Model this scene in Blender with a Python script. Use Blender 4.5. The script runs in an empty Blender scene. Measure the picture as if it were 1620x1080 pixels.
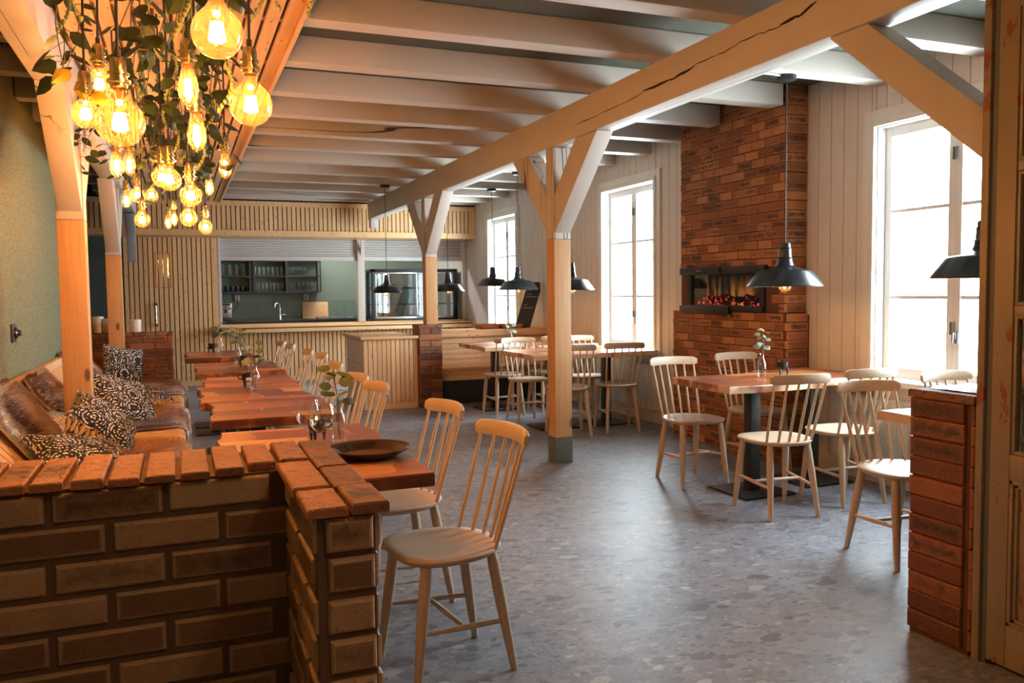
import bpy, bmesh, math, random
from mathutils import Vector, Matrix
C = bpy.context.scene.collection
SC = bpy.context.scene
PI = math.pi
# ---------------------------------------------------------------- camera, world, light
cam_d = bpy.data.cameras.new('camera'); cam = bpy.data.objects.new('camera', cam_d); C.objects.link(cam)
cam_d.sensor_width = 36; cam_d.lens = 1316.6 / 1620 * 36; cam_d.clip_start = .05; cam_d.clip_end = 200
def cam_matrix(yaw, pitch, roll, h):
    cy, sy = math.cos(yaw), math.sin(yaw)
    f = Vector((sy, cy, 0)); r = Vector((cy, -sy, 0)); u = Vector((0, 0, 1))
    f2 = f * math.cos(pitch) - u * math.sin(pitch); u2 = u * math.cos(pitch) + f * math.sin(pitch)
    c, s = math.cos(roll), math.sin(roll)
    r3 = r * c + u2 * s; u3 = u2 * c - r * s
    m = Matrix(((r3.x, u3.x, -f2.x, 0), (r3.y, u3.y, -f2.y, 0), (r3.z, u3.z, -f2.z, h), (0, 0, 0, 1)))
    return m
cam.matrix_world = cam_matrix(.37969, .060859, -.011579, 1.36)
SC.camera = cam
w = bpy.data.worlds.new('daylight'); SC.world = w; w.use_nodes = True
WORLD_STRENGTH = 24
bg = w.node_tree.nodes['Background']; bg.inputs[0].default_value = (.78, .90, 1, 1); bg.inputs[1].default_value = WORLD_STRENGTH
FILAMENT = 400
SC.view_settings.view_transform = 'Standard'; SC.view_settings.look = 'None'
SC.view_settings.exposure = 0.84; SC.view_settings.gamma = 1; SC.view_settings.use_curve_mapping = False
SC.cycles.use_denoising = True
SC.cycles.max_bounces = 12; SC.cycles.diffuse_bounces = 5; SC.cycles.glossy_bounces = 4
SC.cycles.transmission_bounces = 8; SC.cycles.transparent_max_bounces = 24
SC.cycles.caustics_reflective = False; SC.cycles.caustics_refractive = False
SC.cycles.sample_clamp_indirect = 6
def portal(x, y, z, sx, sy):
    l = bpy.data.lights.new('window_daylight', 'AREA'); l.shape = 'RECTANGLE'; l.size = sx; l.size_y = sy
    l.cycles.is_portal = True
    o = bpy.data.objects.new('window_daylight', l); C.objects.link(o); o.location = (x, y, z)
    o.rotation_euler = (PI / 2, 0, PI / 2); return o
WINS = [(3.28, 4.44), (7.28, 8.40), (10.98, 12.12)]
WZ = (.72, 2.46)
for a, b in WINS: portal(4.62, (a + b) / 2, sum(WZ) / 2, b - a, WZ[1] - WZ[0])

# ---------------------------------------------------------------- node helpers
class M:
    def __init__(s, name, rough=.5, **kw):
        s.m = bpy.data.materials.new(name); s.m.use_nodes = True; s.t = s.m.node_tree
        s.b = s.t.nodes['Principled BSDF']; s.out = s.t.nodes['Material Output']
        s.set('Roughness', rough)
        for k, v in kw.items(): s.set(k.replace('_', ' '), v)
    def set(s, k, v):
        i = s.b.inputs[k]
        if hasattr(v, 'is_output'): s.t.links.new(v, i)
        elif isinstance(v, tuple) and len(v) == 3: i.default_value = (*v, 1)
        else: i.default_value = v
        return s
    def n(s, typ, ins=None, **props):
        nd = s.t.nodes.new(typ)
        for k, v in props.items(): setattr(nd, k, v)
        for k, v in (ins or {}).items():
            i = nd.inputs[k]
            if hasattr(v, 'is_output'): s.t.links.new(v, i)
            else:
                if isinstance(v, tuple) and len(v) == 3 and i.type == 'RGBA': v = (*v, 1)
                i.default_value = v
        return nd
    def co(s, kind='Object', scale=(1, 1, 1), rnd=False, rot=(0, 0, 0)):
        v = s.n('ShaderNodeTexCoord').outputs[kind]
        if rnd:
            r = s.n('ShaderNodeObjectInfo').outputs['Random']
            cx = s.n('ShaderNodeCombineXYZ', {0: s.math('MULTIPLY', r, 31.), 1: s.math('MULTIPLY', r, 17.), 2: s.math('MULTIPLY', r, 23.)}).outputs[0]
            v = s.n('ShaderNodeVectorMath', {0: v, 1: cx}).outputs[0]
        return s.n('ShaderNodeMapping', {'Vector': v, 'Scale': scale, 'Rotation': rot}).outputs[0]
    def noise(s, vec, scale, detail=3, rough=.55, out=0, dist=0):
        return s.n('ShaderNodeTexNoise', {'Vector': vec, 'Scale': scale, 'Detail': detail, 'Roughness': rough, 'Distortion': dist}).outputs[out]
    def vor(s, vec, scale, feature='F1', out='Distance', rnd=1.):
        return s.n('ShaderNodeTexVoronoi', {'Vector': vec, 'Scale': scale, 'Randomness': rnd}, feature=feature).outputs[out]
    def math(s, op, a, b=0., c=None, clamp=False):
        d = {0: a, 1: b}
        if c is not None: d[2] = c
        return s.n('ShaderNodeMath', d, operation=op, use_clamp=clamp).outputs[0]
    def ramp(s, fac, *stops, interp='LINEAR'):
        nd = s.n('ShaderNodeValToRGB', {0: fac}); r = nd.color_ramp; r.interpolation = interp
        while len(r.elements) < len(stops): r.elements.new(.5)
        for e, (p, c) in zip(r.elements, stops):
            e.position = p; e.color = (c, c, c, 1) if isinstance(c, (int, float)) else (*c, 1)
        return nd.outputs[0]
    def step(s, x, a, b):
        return s.n('ShaderNodeMapRange', {0: x, 1: a, 2: b, 3: 0., 4: 1.}, interpolation_type='SMOOTHSTEP').outputs[0]
    def mix(s, fac, a, b, blend='MIX'):
        nd = s.n('ShaderNodeMix', data_type='RGBA', blend_type=blend)
        for i, v in ((0, fac), (6, a), (7, b)):
            if hasattr(v, 'is_output'): s.t.links.new(v, nd.inputs[i])
            else: nd.inputs[i].default_value = v if i == 0 else (*v, 1)
        return nd.outputs[2]
    def attr(s, name='bc'):
        a = s.n('ShaderNodeAttribute', attribute_name=name)
        return s.n('ShaderNodeSeparateXYZ', {0: a.outputs['Vector']}).outputs, a.outputs['Color']
    def bump(s, h, strength=.3, dist=.01):
        s.set('Normal', s.n('ShaderNodeBump', {'Height': h, 'Strength': strength, 'Distance': dist}).outputs[0]); return s
    def sep(s, v): return s.n('ShaderNodeSeparateXYZ', {0: v}).outputs

def ax(a, lo, hi): return tuple(lo if c == a else hi for c in 'xyz')
def wood(name, axis, c1, c2, rough=.45, knots=True, tone=.25, dark=(.16, .08, .04), rnd=True, ks=11., kr=.11):
    m = M(name, rough)
    v = m.co('Object', ax(axis, .35, 4.), rnd)
    g = m.noise(v, 3.2, 4, .6, dist=1.2)
    col = m.mix(g, c1, c2)
    fine = m.noise(m.co('Object', ax(axis, .6, 30.), rnd), 3., 2)
    col = m.mix(m.math('MULTIPLY', m.step(fine, .45, .75), .35), col, tuple(x * .62 for x in c2))
    (u, vv, r), _ = m.attr()
    col = m.mix(m.math('MULTIPLY', r, tone), col, tuple(x * .55 for x in c2))
    if knots:
        sx = m.sep(m.co('Object', (1, 1, 1), rnd)); al = sx['xyz'.index(axis)]; oth = [sx[i] for i in range(3) if 'xyz'[i] != axis]
        kv = m.n('ShaderNodeCombineXYZ', {0: m.math('ADD', oth[0], oth[1]), 1: m.math('MULTIPLY', al, .42)}).outputs[0]
        tx = m.n('ShaderNodeTexVoronoi', {'Vector': kv, 'Scale': ks, 'Randomness': 1.}, voronoi_dimensions='2D')
        keep = m.math('GREATER_THAN', m.n('ShaderNodeSeparateColor', {0: tx.outputs['Color']}).outputs[0], .5)
        col = m.mix(m.math('MULTIPLY', m.math('MULTIPLY', m.step(tx.outputs['Distance'], kr, kr * .4), keep), .85), col, dark)
    m.set('Base Color', col); m.bump(fine, .06, .004); return m.m
def painted(name, axis, c, rough=.55, crack=.5, c2=None):
    m = M(name, rough)
    n = m.noise(m.co('Object', ax(axis, .5, 3.)), 2., 4)
    col = m.mix(n, c, c2 or tuple(x * .86 for x in c))
    if crack:
        k = m.noise(m.co('Object', ax(axis, .045, 1.1), True), 2.2, 3, .5)
        kk = m.math('ABSOLUTE', m.math('SUBTRACT', k, .5))
        area = m.step(m.noise(m.co('Object', ax(axis, .3, .3), True), 1.7, 1), .52, .6)
        cr = m.math('MULTIPLY', m.step(kk, .0052, .002), area)
        col = m.mix(m.math('MULTIPLY', cr, crack), col, (.03, .02, .015))
    m.set('Base Color', col); m.bump(m.noise(m.co('Object', ax(axis, 1., 9.)), 4., 3), .12, .006); return m.m
def plain(name, c, rough=.5, var=.12, scale=12., **kw):
    m = M(name, rough, **kw)
    n = m.noise(m.co(), scale, 3)
    m.set('Base Color', m.mix(n, tuple(x * (1 - var) for x in c), tuple(min(1, x * (1 + var)) for x in c))); return m.m
def glassy(name, tint=(.95, .98, .97), refl=.09, haze=0., hazec=(1, 1, 1), rough=.02, edge=.55):
    m = M(name); t = m.t
    tr = m.n('ShaderNodeBsdfTransparent', {0: tint}).outputs[0]
    if haze: 
        df = m.n('ShaderNodeBsdfTranslucent', {0: hazec}).outputs[0]
        tr = m.n('ShaderNodeMixShader', {0: haze, 1: tr, 2: df}).outputs[0]
    gl = m.n('ShaderNodeBsdfGlossy', {0: (1, 1, 1), 'Roughness': rough}).outputs[0]
    lw = m.n('ShaderNodeLayerWeight', {0: .35}).outputs['Facing']
    fac = m.math('ADD', m.math('MULTIPLY', m.math('POWER', lw, 3.), edge), refl, clamp=True)
    sh = m.n('ShaderNodeMixShader', {0: fac, 1: tr, 2: gl}).outputs[0]
    t.links.new(sh, m.out.inputs[0]); return m.m
def emit(name, c, s):
    m = M(name); e = m.n('ShaderNodeEmission', {0: c, 1: s}).outputs[0]; m.t.links.new(e, m.out.inputs[0]); return m.m
def bricks(name, lo, mid, hi, burn=(.035, .022, .018), burnthr=.7, edge=.5, rough=.75, bump=.5, bs=.85, mot=.6):
    m = M(name, rough)
    (u, v, r), _ = m.attr()
    obj = m.co('Object')
    n1 = m.noise(obj, 9., 4, .65); n2 = m.noise(obj, 34., 4, .7)
    r2 = m.math('FRACT', m.math('MULTIPLY', r, 7.31)); r3 = m.math('FRACT', m.math('MULTIPLY', r, 23.7))
    col = m.ramp(m.math('ADD', m.math('MULTIPLY', r2, .6), m.math('MULTIPLY', n1, .4)), (.15, lo), (.5, mid), (.85, hi))
    du = m.math('MINIMUM', u, m.math('SUBTRACT', 1., u)); dv = m.math('MINIMUM', v, m.math('SUBTRACT', 1., v))
    d = m.math('MINIMUM', m.math('MULTIPLY', du, 3.), dv)
    d = m.math('ADD', d, m.math('MULTIPLY', m.math('SUBTRACT', n1, .5), .35))
    cen = m.math('MULTIPLY', m.step(m.math('ADD', d, m.math('MULTIPLY', m.math('SUBTRACT', m.noise(obj, 24., 3, .6), .5), 1.1)), .06, .62), m.step(m.math('ADD', r3, m.math('MULTIPLY', m.math('SUBTRACT', n1, .5), .5)), burnthr, burnthr + .18))
    col = m.mix(m.math('MULTIPLY', m.step(d, .16, .0), edge), col, hi)
    col = m.mix(m.math('MULTIPLY', cen, bs), col, burn)
    col = m.mix(m.math('MULTIPLY', m.step(n2, mot, mot + .14), .55), col, tuple(x * .4 for x in lo))
    m.set('Base Color', col); m.bump(m.math('ADD', n2, n1), bump, .012); return m.m
# ---------------------------------------------------------------- mesh builder
class MB:
    def __init__(s, seed=1): s.v = []; s.f = []; s.mi = []; s.c = []; s.rg = random.Random(seed)
    def quadc(s, idx, cols, mat=0): s.f.append(idx); s.mi.append(mat); s.c.append(cols)
    def face(s, idx, mat=0, c=(.5, .5, .5)): s.f.append(tuple(idx)); s.mi.append(mat); s.c.append(c)
    def hexa(s, p, mat=0, c=None, caps=None):
        # p: 8 corners, bottom ring 0-3 (ccw seen from above), top ring 4-7
        if c is None: c = (.5, .5, s.rg.random())
        b = len(s.v); s.v += [tuple(q) for q in p]
        for q in ((3, 2, 1, 0), (4, 5, 6, 7), (0, 1, 5, 4), (1, 2, 6, 5), (2, 3, 7, 6), (3, 0, 4, 7)): s.face([b + i for i in q], mat, c)
    def box(s, x0, y0, z0, x1, y1, z1, mat=0, c=None):
        s.hexa([(x0, y0, z0), (x1, y0, z0), (x1, y1, z0), (x0, y1, z0), (x0, y0, z1), (x1, y0, z1), (x1, y1, z1), (x0, y1, z1)], mat, c); return s
    def cbox(s, cx, cy, cz, sx, sy, sz, mat=0, c=None): return s.box(cx - sx / 2, cy - sy / 2, cz - sz / 2, cx + sx / 2, cy + sy / 2, cz + sz / 2, mat, c)
    def beam(s, a, b, w, h, up=(0, 0, 1), mat=0, c=None):
        a, b = Vector(a), Vector(b); d = (b - a).normalized(); r = d.cross(Vector(up)).normalized(); u = r.cross(d)
        r *= w / 2; u *= h / 2
        s.hexa([a - r - u, a + r - u, b + r - u, b - r - u, a - r + u, a + r + u, b + r + u, b - r + u], mat, c); return s
    def tube(s, pts, rad, seg=10, mat=0, c=None, cap=True, flat=1.):
        pts = [Vector(p) for p in pts]; n = len(pts)
        if not hasattr(rad, '__len__'): rad = [rad] * n
        if c is None: c = (.5, .5, s.rg.random())
        t = [(pts[min(i + 1, n - 1)] - pts[max(i - 1, 0)]).normalized() for i in range(n)]
        x = t[0].orthogonal().normalized(); b0 = len(s.v)
        for i in range(n):
            x = (x - t[i] * x.dot(t[i])).normalized(); y = t[i].cross(x)
            for k in range(seg):
                a = 2 * PI * k / seg
                s.v.append(tuple(pts[i] + (x * math.cos(a) + y * math.sin(a) * flat) * rad[i]))
        for i in range(n - 1):
            for k in range(seg):
                k2 = (k + 1) % seg
                s.face((b0 + i * seg + k, b0 + i * seg + k2, b0 + (i + 1) * seg + k2, b0 + (i + 1) * seg + k), mat, c)
        if cap:
            s.face([b0 + k for k in reversed(range(seg))], mat, c); s.face([b0 + (n - 1) * seg + k for k in range(seg)], mat, c)
        return s
    def lathe(s, prof, seg=24, o=(0, 0, 0), mat=0, c=(.5, .5, .5), sx=1., sy=1.):
        b0 = len(s.v); n = len(prof); ids = []
        for r, z in prof:
            if r < 1e-6: ids.append([len(s.v)] * seg); s.v.append((o[0], o[1], o[2] + z))
            else:
                row = []
                for k in range(seg):
                    a = 2 * PI * k / seg; row.append(len(s.v)); s.v.append((o[0] + r * math.cos(a) * sx, o[1] + r * math.sin(a) * sy, o[2] + z))
                ids.append(row)
        for i in range(n - 1):
            for k in range(seg):
                k2 = (k + 1) % seg; q = [ids[i][k], ids[i][k2], ids[i + 1][k2], ids[i + 1][k]]
                q2 = []
                for x in q:
                    if x not in q2: q2.append(x)
                if len(q2) > 2: s.face(q2, mat, c)
        return s
    def prism(s, poly, z0, z1, mat=0, c=None, ch=0., mside=None):
        # poly: ccw xy list, extruded z0..z1 with chamfered top rim
        if c is None: c = (.5, .5, s.rg.random())
        n = len(poly); b = len(s.v); cx = sum(p[0] for p in poly) / n; cy = sum(p[1] for p in poly) / n
        def sh(p, d):
            v = Vector((p[0] - cx, p[1] - cy)); L = v.length; v *= max(0, (L - d)) / L; return cx + v.x, cy + v.y
        rings = [(z0 + ch, 0), (z1 - ch, 0), (z1, ch)] if ch else [(z0, 0), (z1, 0)]
        if ch: rings = [(z0, ch)] + rings
        for z, d in rings:
            for p in poly: q = sh(p, d) if d else p; s.v.append((q[0], q[1], z))
        R = len(rings)
        for i in range(R - 1):
            for k in range(n):
                k2 = (k + 1) % n; s.face((b + i * n + k, b + i * n + k2, b + (i + 1) * n + k2, b + (i + 1) * n + k), mat if mside is None else mside, c)
        s.face([b + k for k in reversed(range(n))], mat, c); s.face([b + (R - 1) * n + k for k in range(n)], mat, c); return s
    def grid(s, rows, mat=0, c=(.5, .5, .5), cf=None, close=False):
        b = len(s.v); n = len(rows[0])
        for r in rows: s.v += [tuple(p) for p in r]
        for i in range(len(rows) - 1):
            for k in range(n if close else n - 1):
                k2 = (k + 1) % n
                s.face((b + i * n + k, b + i * n + k2, b + (i + 1) * n + k2, b + (i + 1) * n + k), mat, cf(i, k) if cf else c)
        return s
    def xf(s, m, i0=0):
        for i in range(i0, len(s.v)): s.v[i] = tuple(m @ Vector(s.v[i]))
    def build(s, name, mats, parent=None, smooth=40, bevel=0., loc=None, kind=None):
        me = bpy.data.meshes.new(name); me.from_pydata(s.v, [], s.f)
        if not isinstance(mats, (list, tuple)): mats = [mats]
        for m in mats: me.materials.append(m.m if isinstance(m, M) else m)
        me.polygons.foreach_set('material_index', s.mi)
        at = me.attributes.new('bc', 'FLOAT_COLOR', 'CORNER'); flat = []
        for f, c in zip(s.f, s.c):
            if isinstance(c, list):
                for q in c: flat += [q[0], q[1], q[2], 1.]
            else: flat += [c[0], c[1], c[2], 1.] * len(f)
        at.data.foreach_set('color', flat)
        if bevel:
            bm = bmesh.new(); bm.from_mesh(me)
            es = [e for e in bm.edges if len(e.link_faces) == 2 and e.calc_face_angle(0) > .6]
            bmesh.ops.bevel(bm, geom=es, offset=bevel, offset_type='OFFSET', segments=2, profile=.6, affect='EDGES', clamp_overlap=True)
            bm.to_mesh(me); bm.free()
        if smooth:
            me.polygons.foreach_set('use_smooth', [True] * len(me.polygons)); me.set_sharp_from_angle(angle=math.radians(smooth))
        me.update()
        o = bpy.data.objects.new(name, me); C.objects.link(o)
        if parent: o.parent = parent
        if loc: o.location = loc
        if kind: o['kind'] = kind
        return o
    # one brick lying on a plane: origin o, axes u (length), v (height), n (outwards)
    def brick(s, o, u, v, n, L, Hh, t=.014, ch=.006, mat=0, jit=.002):
        rg = s.rg; r = rg.random(); o = Vector(o); t = t + rg.uniform(-1, 1) * .003
        a, b2 = rg.uniform(-jit, jit), rg.uniform(-jit, jit)
        b = len(s.v)
        def P(x, y, z): return tuple(o + u * x + v * y + n * z)
        rings = [(0, 0), (0, t - ch), (ch * .45, t - ch * .3), (ch, t)]
        for d, z in rings:
            for x, y in ((d, d), (L - d, d), (L - d, Hh - d), (d, Hh - d)): s.v.append(P(x + a, y + b2, z))
        uv = [(0, 0, r), (1, 0, r), (1, 1, r), (0, 1, r)]
        for i in range(3):
            for k in range(4):
                k2 = (k + 1) % 4
                s.quadc((b + i * 4 + k, b + i * 4 + k2, b + i * 4 + 4 + k2, b + i * 4 + 4 + k), [uv[k], uv[k2], uv[k2], uv[k]], mat)
        # subdivided front so colour runs over the face
        d = ch
        s.quadc((b + 12, b + 13, b + 14, b + 15), [(d / L, d / Hh, r), (1 - d / L, d / Hh, r), (1 - d / L, 1 - d / Hh, r), (d / L, 1 - d / Hh, r)], mat)
    def brickwall(s, o, u, v, n, W, Hh, bl=.24, bh=.065, j=.01, shift=.5, t=.014, mat=0, ch=.006, start=0, cut=None):
        o, u, v, n = Vector(o), Vector(u), Vector(v), Vector(n)
        rows = max(1, round(Hh / (bh + j))); p = Hh / rows; hh = p - j
        for i in range(rows):
            off = ((i + start) % 2) * shift * (bl + j); x = -off
            while x < W - .01:
                a, e = max(0, x), min(W, x + bl)
                if e - a > .03:
                    if not (cut and cut(a, e, i * p, i * p + hh)):
                        s.brick(o + u * a + v * (i * p + j / 2), u, v, n, e - a, hh, t, ch, mat)
                x += bl + j
        return s
def X(): return Vector((1, 0, 0))
def Y(): return Vector((0, 1, 0))
def Z(): return Vector((0, 0, 1))
def tag(o, label, cat, group=None):
    o['label'] = label; o['category'] = cat
    if group: o['group'] = group
    return o
def thing(name, label, cat, loc=(0, 0, 0), rz=0, group=None):
    o = bpy.data.objects.new(name, None); C.objects.link(o); o.empty_display_size = .1
    o.location = loc; o.rotation_euler = (0, 0, rz); return tag(o, label, cat, group)
def dup(root, loc, rz, label, group=None, scale=1.):
    r = root.copy(); C.objects.link(r); r.location = loc; r.rotation_euler = (0, 0, rz); r['label'] = label; r.scale = (scale,) * 3
    if group: r['group'] = group
    for ch in list(root.children):
        c = ch.copy(); C.objects.link(c); c.parent = r
        for g in list(ch.children):
            d = g.copy(); C.objects.link(d); d.parent = c
    return r
def arc(p0, p1, p2, n=8):
    p0, p1, p2 = Vector(p0), Vector(p1), Vector(p2)
    return [p0 * (1 - t) ** 2 + p1 * 2 * t * (1 - t) + p2 * t * t for t in (i / n for i in range(n + 1))]

# ---------------------------------------------------------------- materials
PX = {a: wood('pine_' + a, a, (.80, .51, .265), (.68, .395, .175), .5, tone=.3, dark=(.30, .15, .06)) for a in 'xyz'}
BARE = wood('bare_timber', 'z', (.66, .38, .17), (.50, .25, .09), .5, tone=.1, dark=(.085, .03, .015), ks=5.5, kr=.13)
BEECH = wood('whitewashed_beech', 'y', (.58, .45, .32), (.50, .37, .245), .42, knots=False, tone=.15)
BEECHZ = wood('whitewashed_beech_turned', 'z', (.58, .45, .32), (.50, .37, .245), .42, knots=False, tone=.1)
WHITE = {a: painted('white_paint_' + a, a, (.56, .50, .43), crack=.95) for a in 'xyz'}
PANEL = plain('white_panelling', (.63, .585, .545), .5, .05)
DARKCEIL = None
def mk():
    global DARKCEIL, FLOOR, GREENWALL, TABLE, TABLEEDGE, TABLEPALE
    m = M('wood_wool_board', .9); n = m.noise(m.co('Object', (1, 3, 1)), 70., 3, .7)
    m.set('Base Color', m.mix(n, (.03, .032, .022), (.16, .16, .11))); m.bump(n, .6, .02); DARKCEIL = m.m
    # floor: pebbled stone slabs
    m = M('pebbled_stone_floor', .33); v = m.co('Object')
    vw = m.n('ShaderNodeVectorMath', {0: v, 1: m.n('ShaderNodeVectorMath', {0: m.noise(v, 6., 2, out=1), 1: (.05, .05, .05)}, operation='MULTIPLY').outputs[0]}).outputs[0]
    base = m.ramp(m.noise(v, 2.2, 5, .6), (.3, (.128, .137, .168)), (.7, (.24, .255, .305)))
    fine = m.noise(v, 55., 4, .7)
    base = m.mix(m.math('MULTIPLY', m.step(fine, .5, .68), .55), base, (.40, .405, .42))
    tz = m.n('ShaderNodeTexVoronoi', {'Vector': m.n('ShaderNodeMapping', {'Vector': vw, 'Scale': (.7, 1.3, 1), 'Rotation': (0, 0, .7)}).outputs[0], 'Scale': 30., 'Randomness': 1.}, voronoi_dimensions='2D')
    cz = m.n('ShaderNodeSeparateColor', {0: tz.outputs['Color']}).outputs[0]
    base = m.mix(m.math('MULTIPLY', m.step(m.noise(v, 8., 4, .6), .42, .62), .6), base, m.ramp(cz, (0., (.07, .077, .098)), (.5, (.19, .20, .235)), (1., (.36, .37, .40))))
    for sc, th, seed in ((8., .5, .0), (16., .5, 3.), (34., .5, 7.)):
        vs = m.n('ShaderNodeMapping', {'Vector': vw, 'Location': (seed, seed, 0), 'Scale': (.75, 1.2, 1), 'Rotation': (0, 0, seed * .9 + .4)}).outputs[0]
        tx = m.n('ShaderNodeTexVoronoi', {'Vector': vs, 'Scale': sc, 'Randomness': 1.}, voronoi_dimensions='2D')
        cell = m.n('ShaderNodeSeparateColor', {0: tx.outputs['Color']}).outputs
        size = m.math('MULTIPLY_ADD', cell[1], .3, .08)
        inside = m.step(m.math('SUBTRACT', size, tx.outputs['Distance']), 0., .04)
        on = m.math('MULTIPLY', inside, m.math('GREATER_THAN', cell[2], 1 - th))
        pc = m.ramp(cell[0], (0., (.04, .045, .056)), (.6, (.115, .12, .135)), (.85, (.29, .29, .30)), (1., (.47, .47, .48)))
        base = m.mix(m.math('MULTIPLY', on, m.math('MULTIPLY_ADD', cell[1], .35, .4)), base, pc)
    br = m.n('ShaderNodeTexBrick', {'Vector': m.n('ShaderNodeMapping', {'Vector': v, 'Location': (.35, .2, 0)}).outputs[0], 'Scale': 1., 'Mortar Size': .0014, 'Mortar Smooth': .2, 'Brick Width': 1.6, 'Row Height': .8})
    base = m.mix(m.math('MULTIPLY', br.outputs['Fac'], .6), base, (.03, .03, .035))
    m.set('Base Color', base); m.set('Roughness', m.math('MULTIPLY_ADD', fine, .3, .3)); m.bump(fine, .08, .004); FLOOR = m.m
    m = M('green_wallpaper', .7); v = m.co('Object')
    a = m.vor(v, 55., 'SMOOTH_F1'); b = m.noise(v, 90., 3)
    m.set('Base Color', m.mix(m.step(m.math('ADD', a, m.math('MULTIPLY', b, .4)), .38, .62), (.075, .095, .042), (.17, .18, .088))); GREENWALL = m.m
    def tbl(name, ed):
        m = M(name, .36, Coat_Weight=.12, Coat_Roughness=.15)
        v = m.co('Object', (1, 1, 1), True)
        vw = m.n('ShaderNodeVectorMath', {0: v, 1: m.n('ShaderNodeVectorMath', {0: m.noise(v, 3.5, 2, out=1), 1: (.16, .1, .0)}, operation='MULTIPLY').outputs[0]}).outputs[0]
        br = m.n('ShaderNodeTexBrick', {'Vector': vw, 'Color1': (0., 0., 0., 1), 'Color2': (1., 1., 1., 1), 'Mortar': (.5, .5, .5, 1), 'Scale': 1., 'Mortar Size': .0, 'Brick Width': .42, 'Row Height': .21}, offset=.42)
        tone = m.n('ShaderNodeSeparateColor', {0: br.outputs['Color']}).outputs[0]
        g = m.noise(m.n('ShaderNodeMapping', {'Vector': vw, 'Scale': (.8, 7., 7.)}).outputs[0], 3.4, 4, .6, dist=.8)
        c = m.ramp(m.math('ADD', m.math('MULTIPLY', tone, .6), m.math('MULTIPLY', g, .5)), (.22, (.12, .028, .012)), (.46, (.27, .072, .024)), (.68, (.47, .165, .05)), (.92, (.66, .33, .125)))
        edge = m.n('ShaderNodeTexBrick', {'Vector': vw, 'Scale': 1., 'Mortar Size': .012, 'Mortar Smooth': .6, 'Brick Width': .42, 'Row Height': .21}, offset=.42).outputs['Fac']
        sap = m.math('MULTIPLY', edge, m.step(m.noise(v, 4.3, 1), .52, .62))
        c = m.mix(m.math('MULTIPLY', sap, .6), c, (.66, .40, .19))
        fine = m.noise(m.n('ShaderNodeMapping', {'Vector': vw, 'Scale': (1.2, 34., 34.)}).outputs[0], 3., 2)
        c = m.mix(m.math('MULTIPLY', m.step(fine, .5, .8), .45), c, (.12, .03, .015))
        if ed == 1: c = m.mix(m.math('MULTIPLY', m.step(m.noise(v, 6., 2), .36, .60), .8), c, (.045, .014, .010))
        if ed == 2: c = m.mix(m.step(m.noise(v, 5., 2), .35, .55), c, (.66, .47, .31))
        m.set('Base Color', c); return m.m
    TABLE = tbl('acacia_tabletop', 0); TABLEEDGE = tbl('acacia_tabletop_edge', 1); TABLEPALE = tbl('acacia_pale_edge', 2)
mk()
BRICK_R = bricks('chimney_brick', (.17, .052, .019), (.29, .098, .032), (.50, .21, .075), burnthr=.58, edge=.7, bs=.95)
BRICK_B = bricks('glazed_brown_brick', (.18, .092, .048), (.265, .14, .072), (.55, .36, .22), burnthr=.70, edge=.75, rough=.42, bs=.65)
BRICK_T = bricks('orange_top_tile', (.20, .068, .028), (.34, .12, .045), (.46, .20, .085), burnthr=.55, edge=.25, rough=.7, bump=.8, mot=.52)
BRICK_D = bricks('brown_top_tile', (.12, .045, .022), (.20, .075, .034), (.32, .14, .065), burnthr=.45, edge=.25, rough=.7, bump=.8, mot=.50)
MORTAR = plain('dark_mortar', (.15, .088, .055), .9, .3)
MORTAR_R = plain('red_mortar', (.11, .045, .025), .9, .3)
BLACK = plain('black_powder_coat', (.014, .014, .015), .42, .15)
BLACKS = M('black_enamel', .28).set('Base Color', (.012, .014, .016)).m
SHADEIN = plain('inner_shade_white', (.80, .74, .64), .4, .04)
BRASS = M('brass', .22, Metallic=1.).set('Base Color', (.86, .62, .26)).m
BRASSD = M('aged_copper', .35, Metallic=1.).set('Base Color', (.34, .17, .06)).m
CHROME = M('chrome', .12, Metallic=1.).set('Base Color', (.82, .83, .84)).m
STEEL = M('brushed_steel', .33, Metallic=1.).set('Base Color', (.50, .50, .51)).m
ALU = plain('shutter_grey', (.50, .48, .46), .45, .05)
GLASS = glassy('clear_glass', (.97, .985, .985), .045, edge=.7)
PANE = glassy('window_pane', (.97, .99, .98), .04, edge=.5)
AMBER = glassy('amber_bulb_glass', (1., .80, .50), .05, haze=.034, hazec=(1., .52, .20), edge=.5)
CABGLASS = glassy('cabinet_glass', (.80, .86, .88), .18, edge=.5)
CORD = plain('black_cord', (.02, .014, .012), .7)
FIL = emit('glowing_filament', (1., .47, .16), FILAMENT)
FILP = emit('pendant_filament', (1., .58, .24), 170)
FLAME = emit('candle_flame', (1., .55, .18), 60)
GREENK = plain('kitchen_green_paint', (.15, .19, .155), .55, .05)
TILEG = plain('green_wall_tile', (.14, .185, .15), .25, .08)
DARKGREEN = plain('dark_green_boards', (.045, .06, .05), .6, .1)
SOCKG = plain('grey_green_paint', (.105, .125, .10), .5, .1)
GREYP = plain('blue_grey_paint', (.30, .30, .31), .55, .08)
WORKTOP = plain('dark_worktop', (.03, .03, .032), .35, .2)
LEAF = plain('ivy_leaf', (.022, .045, .012), .5, .5, 25.)
LEAFY = plain('yellow_leaf', (.62, .50, .05), .5, .2)
CATKIN = plain('green_catkin', (.22, .25, .06), .7, .25, 60)
EUC = plain('eucalyptus_leaf', (.16, .23, .17), .5, .35, 20.)
EUCD = plain('eucalyptus_leaf_dark', (.07, .12, .05), .5, .4, 20.)
STEM = plain('plant_stem', (.12, .10, .04), .7)
PAPER = plain('cream_candle', (.75, .70, .60), .5)
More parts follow.
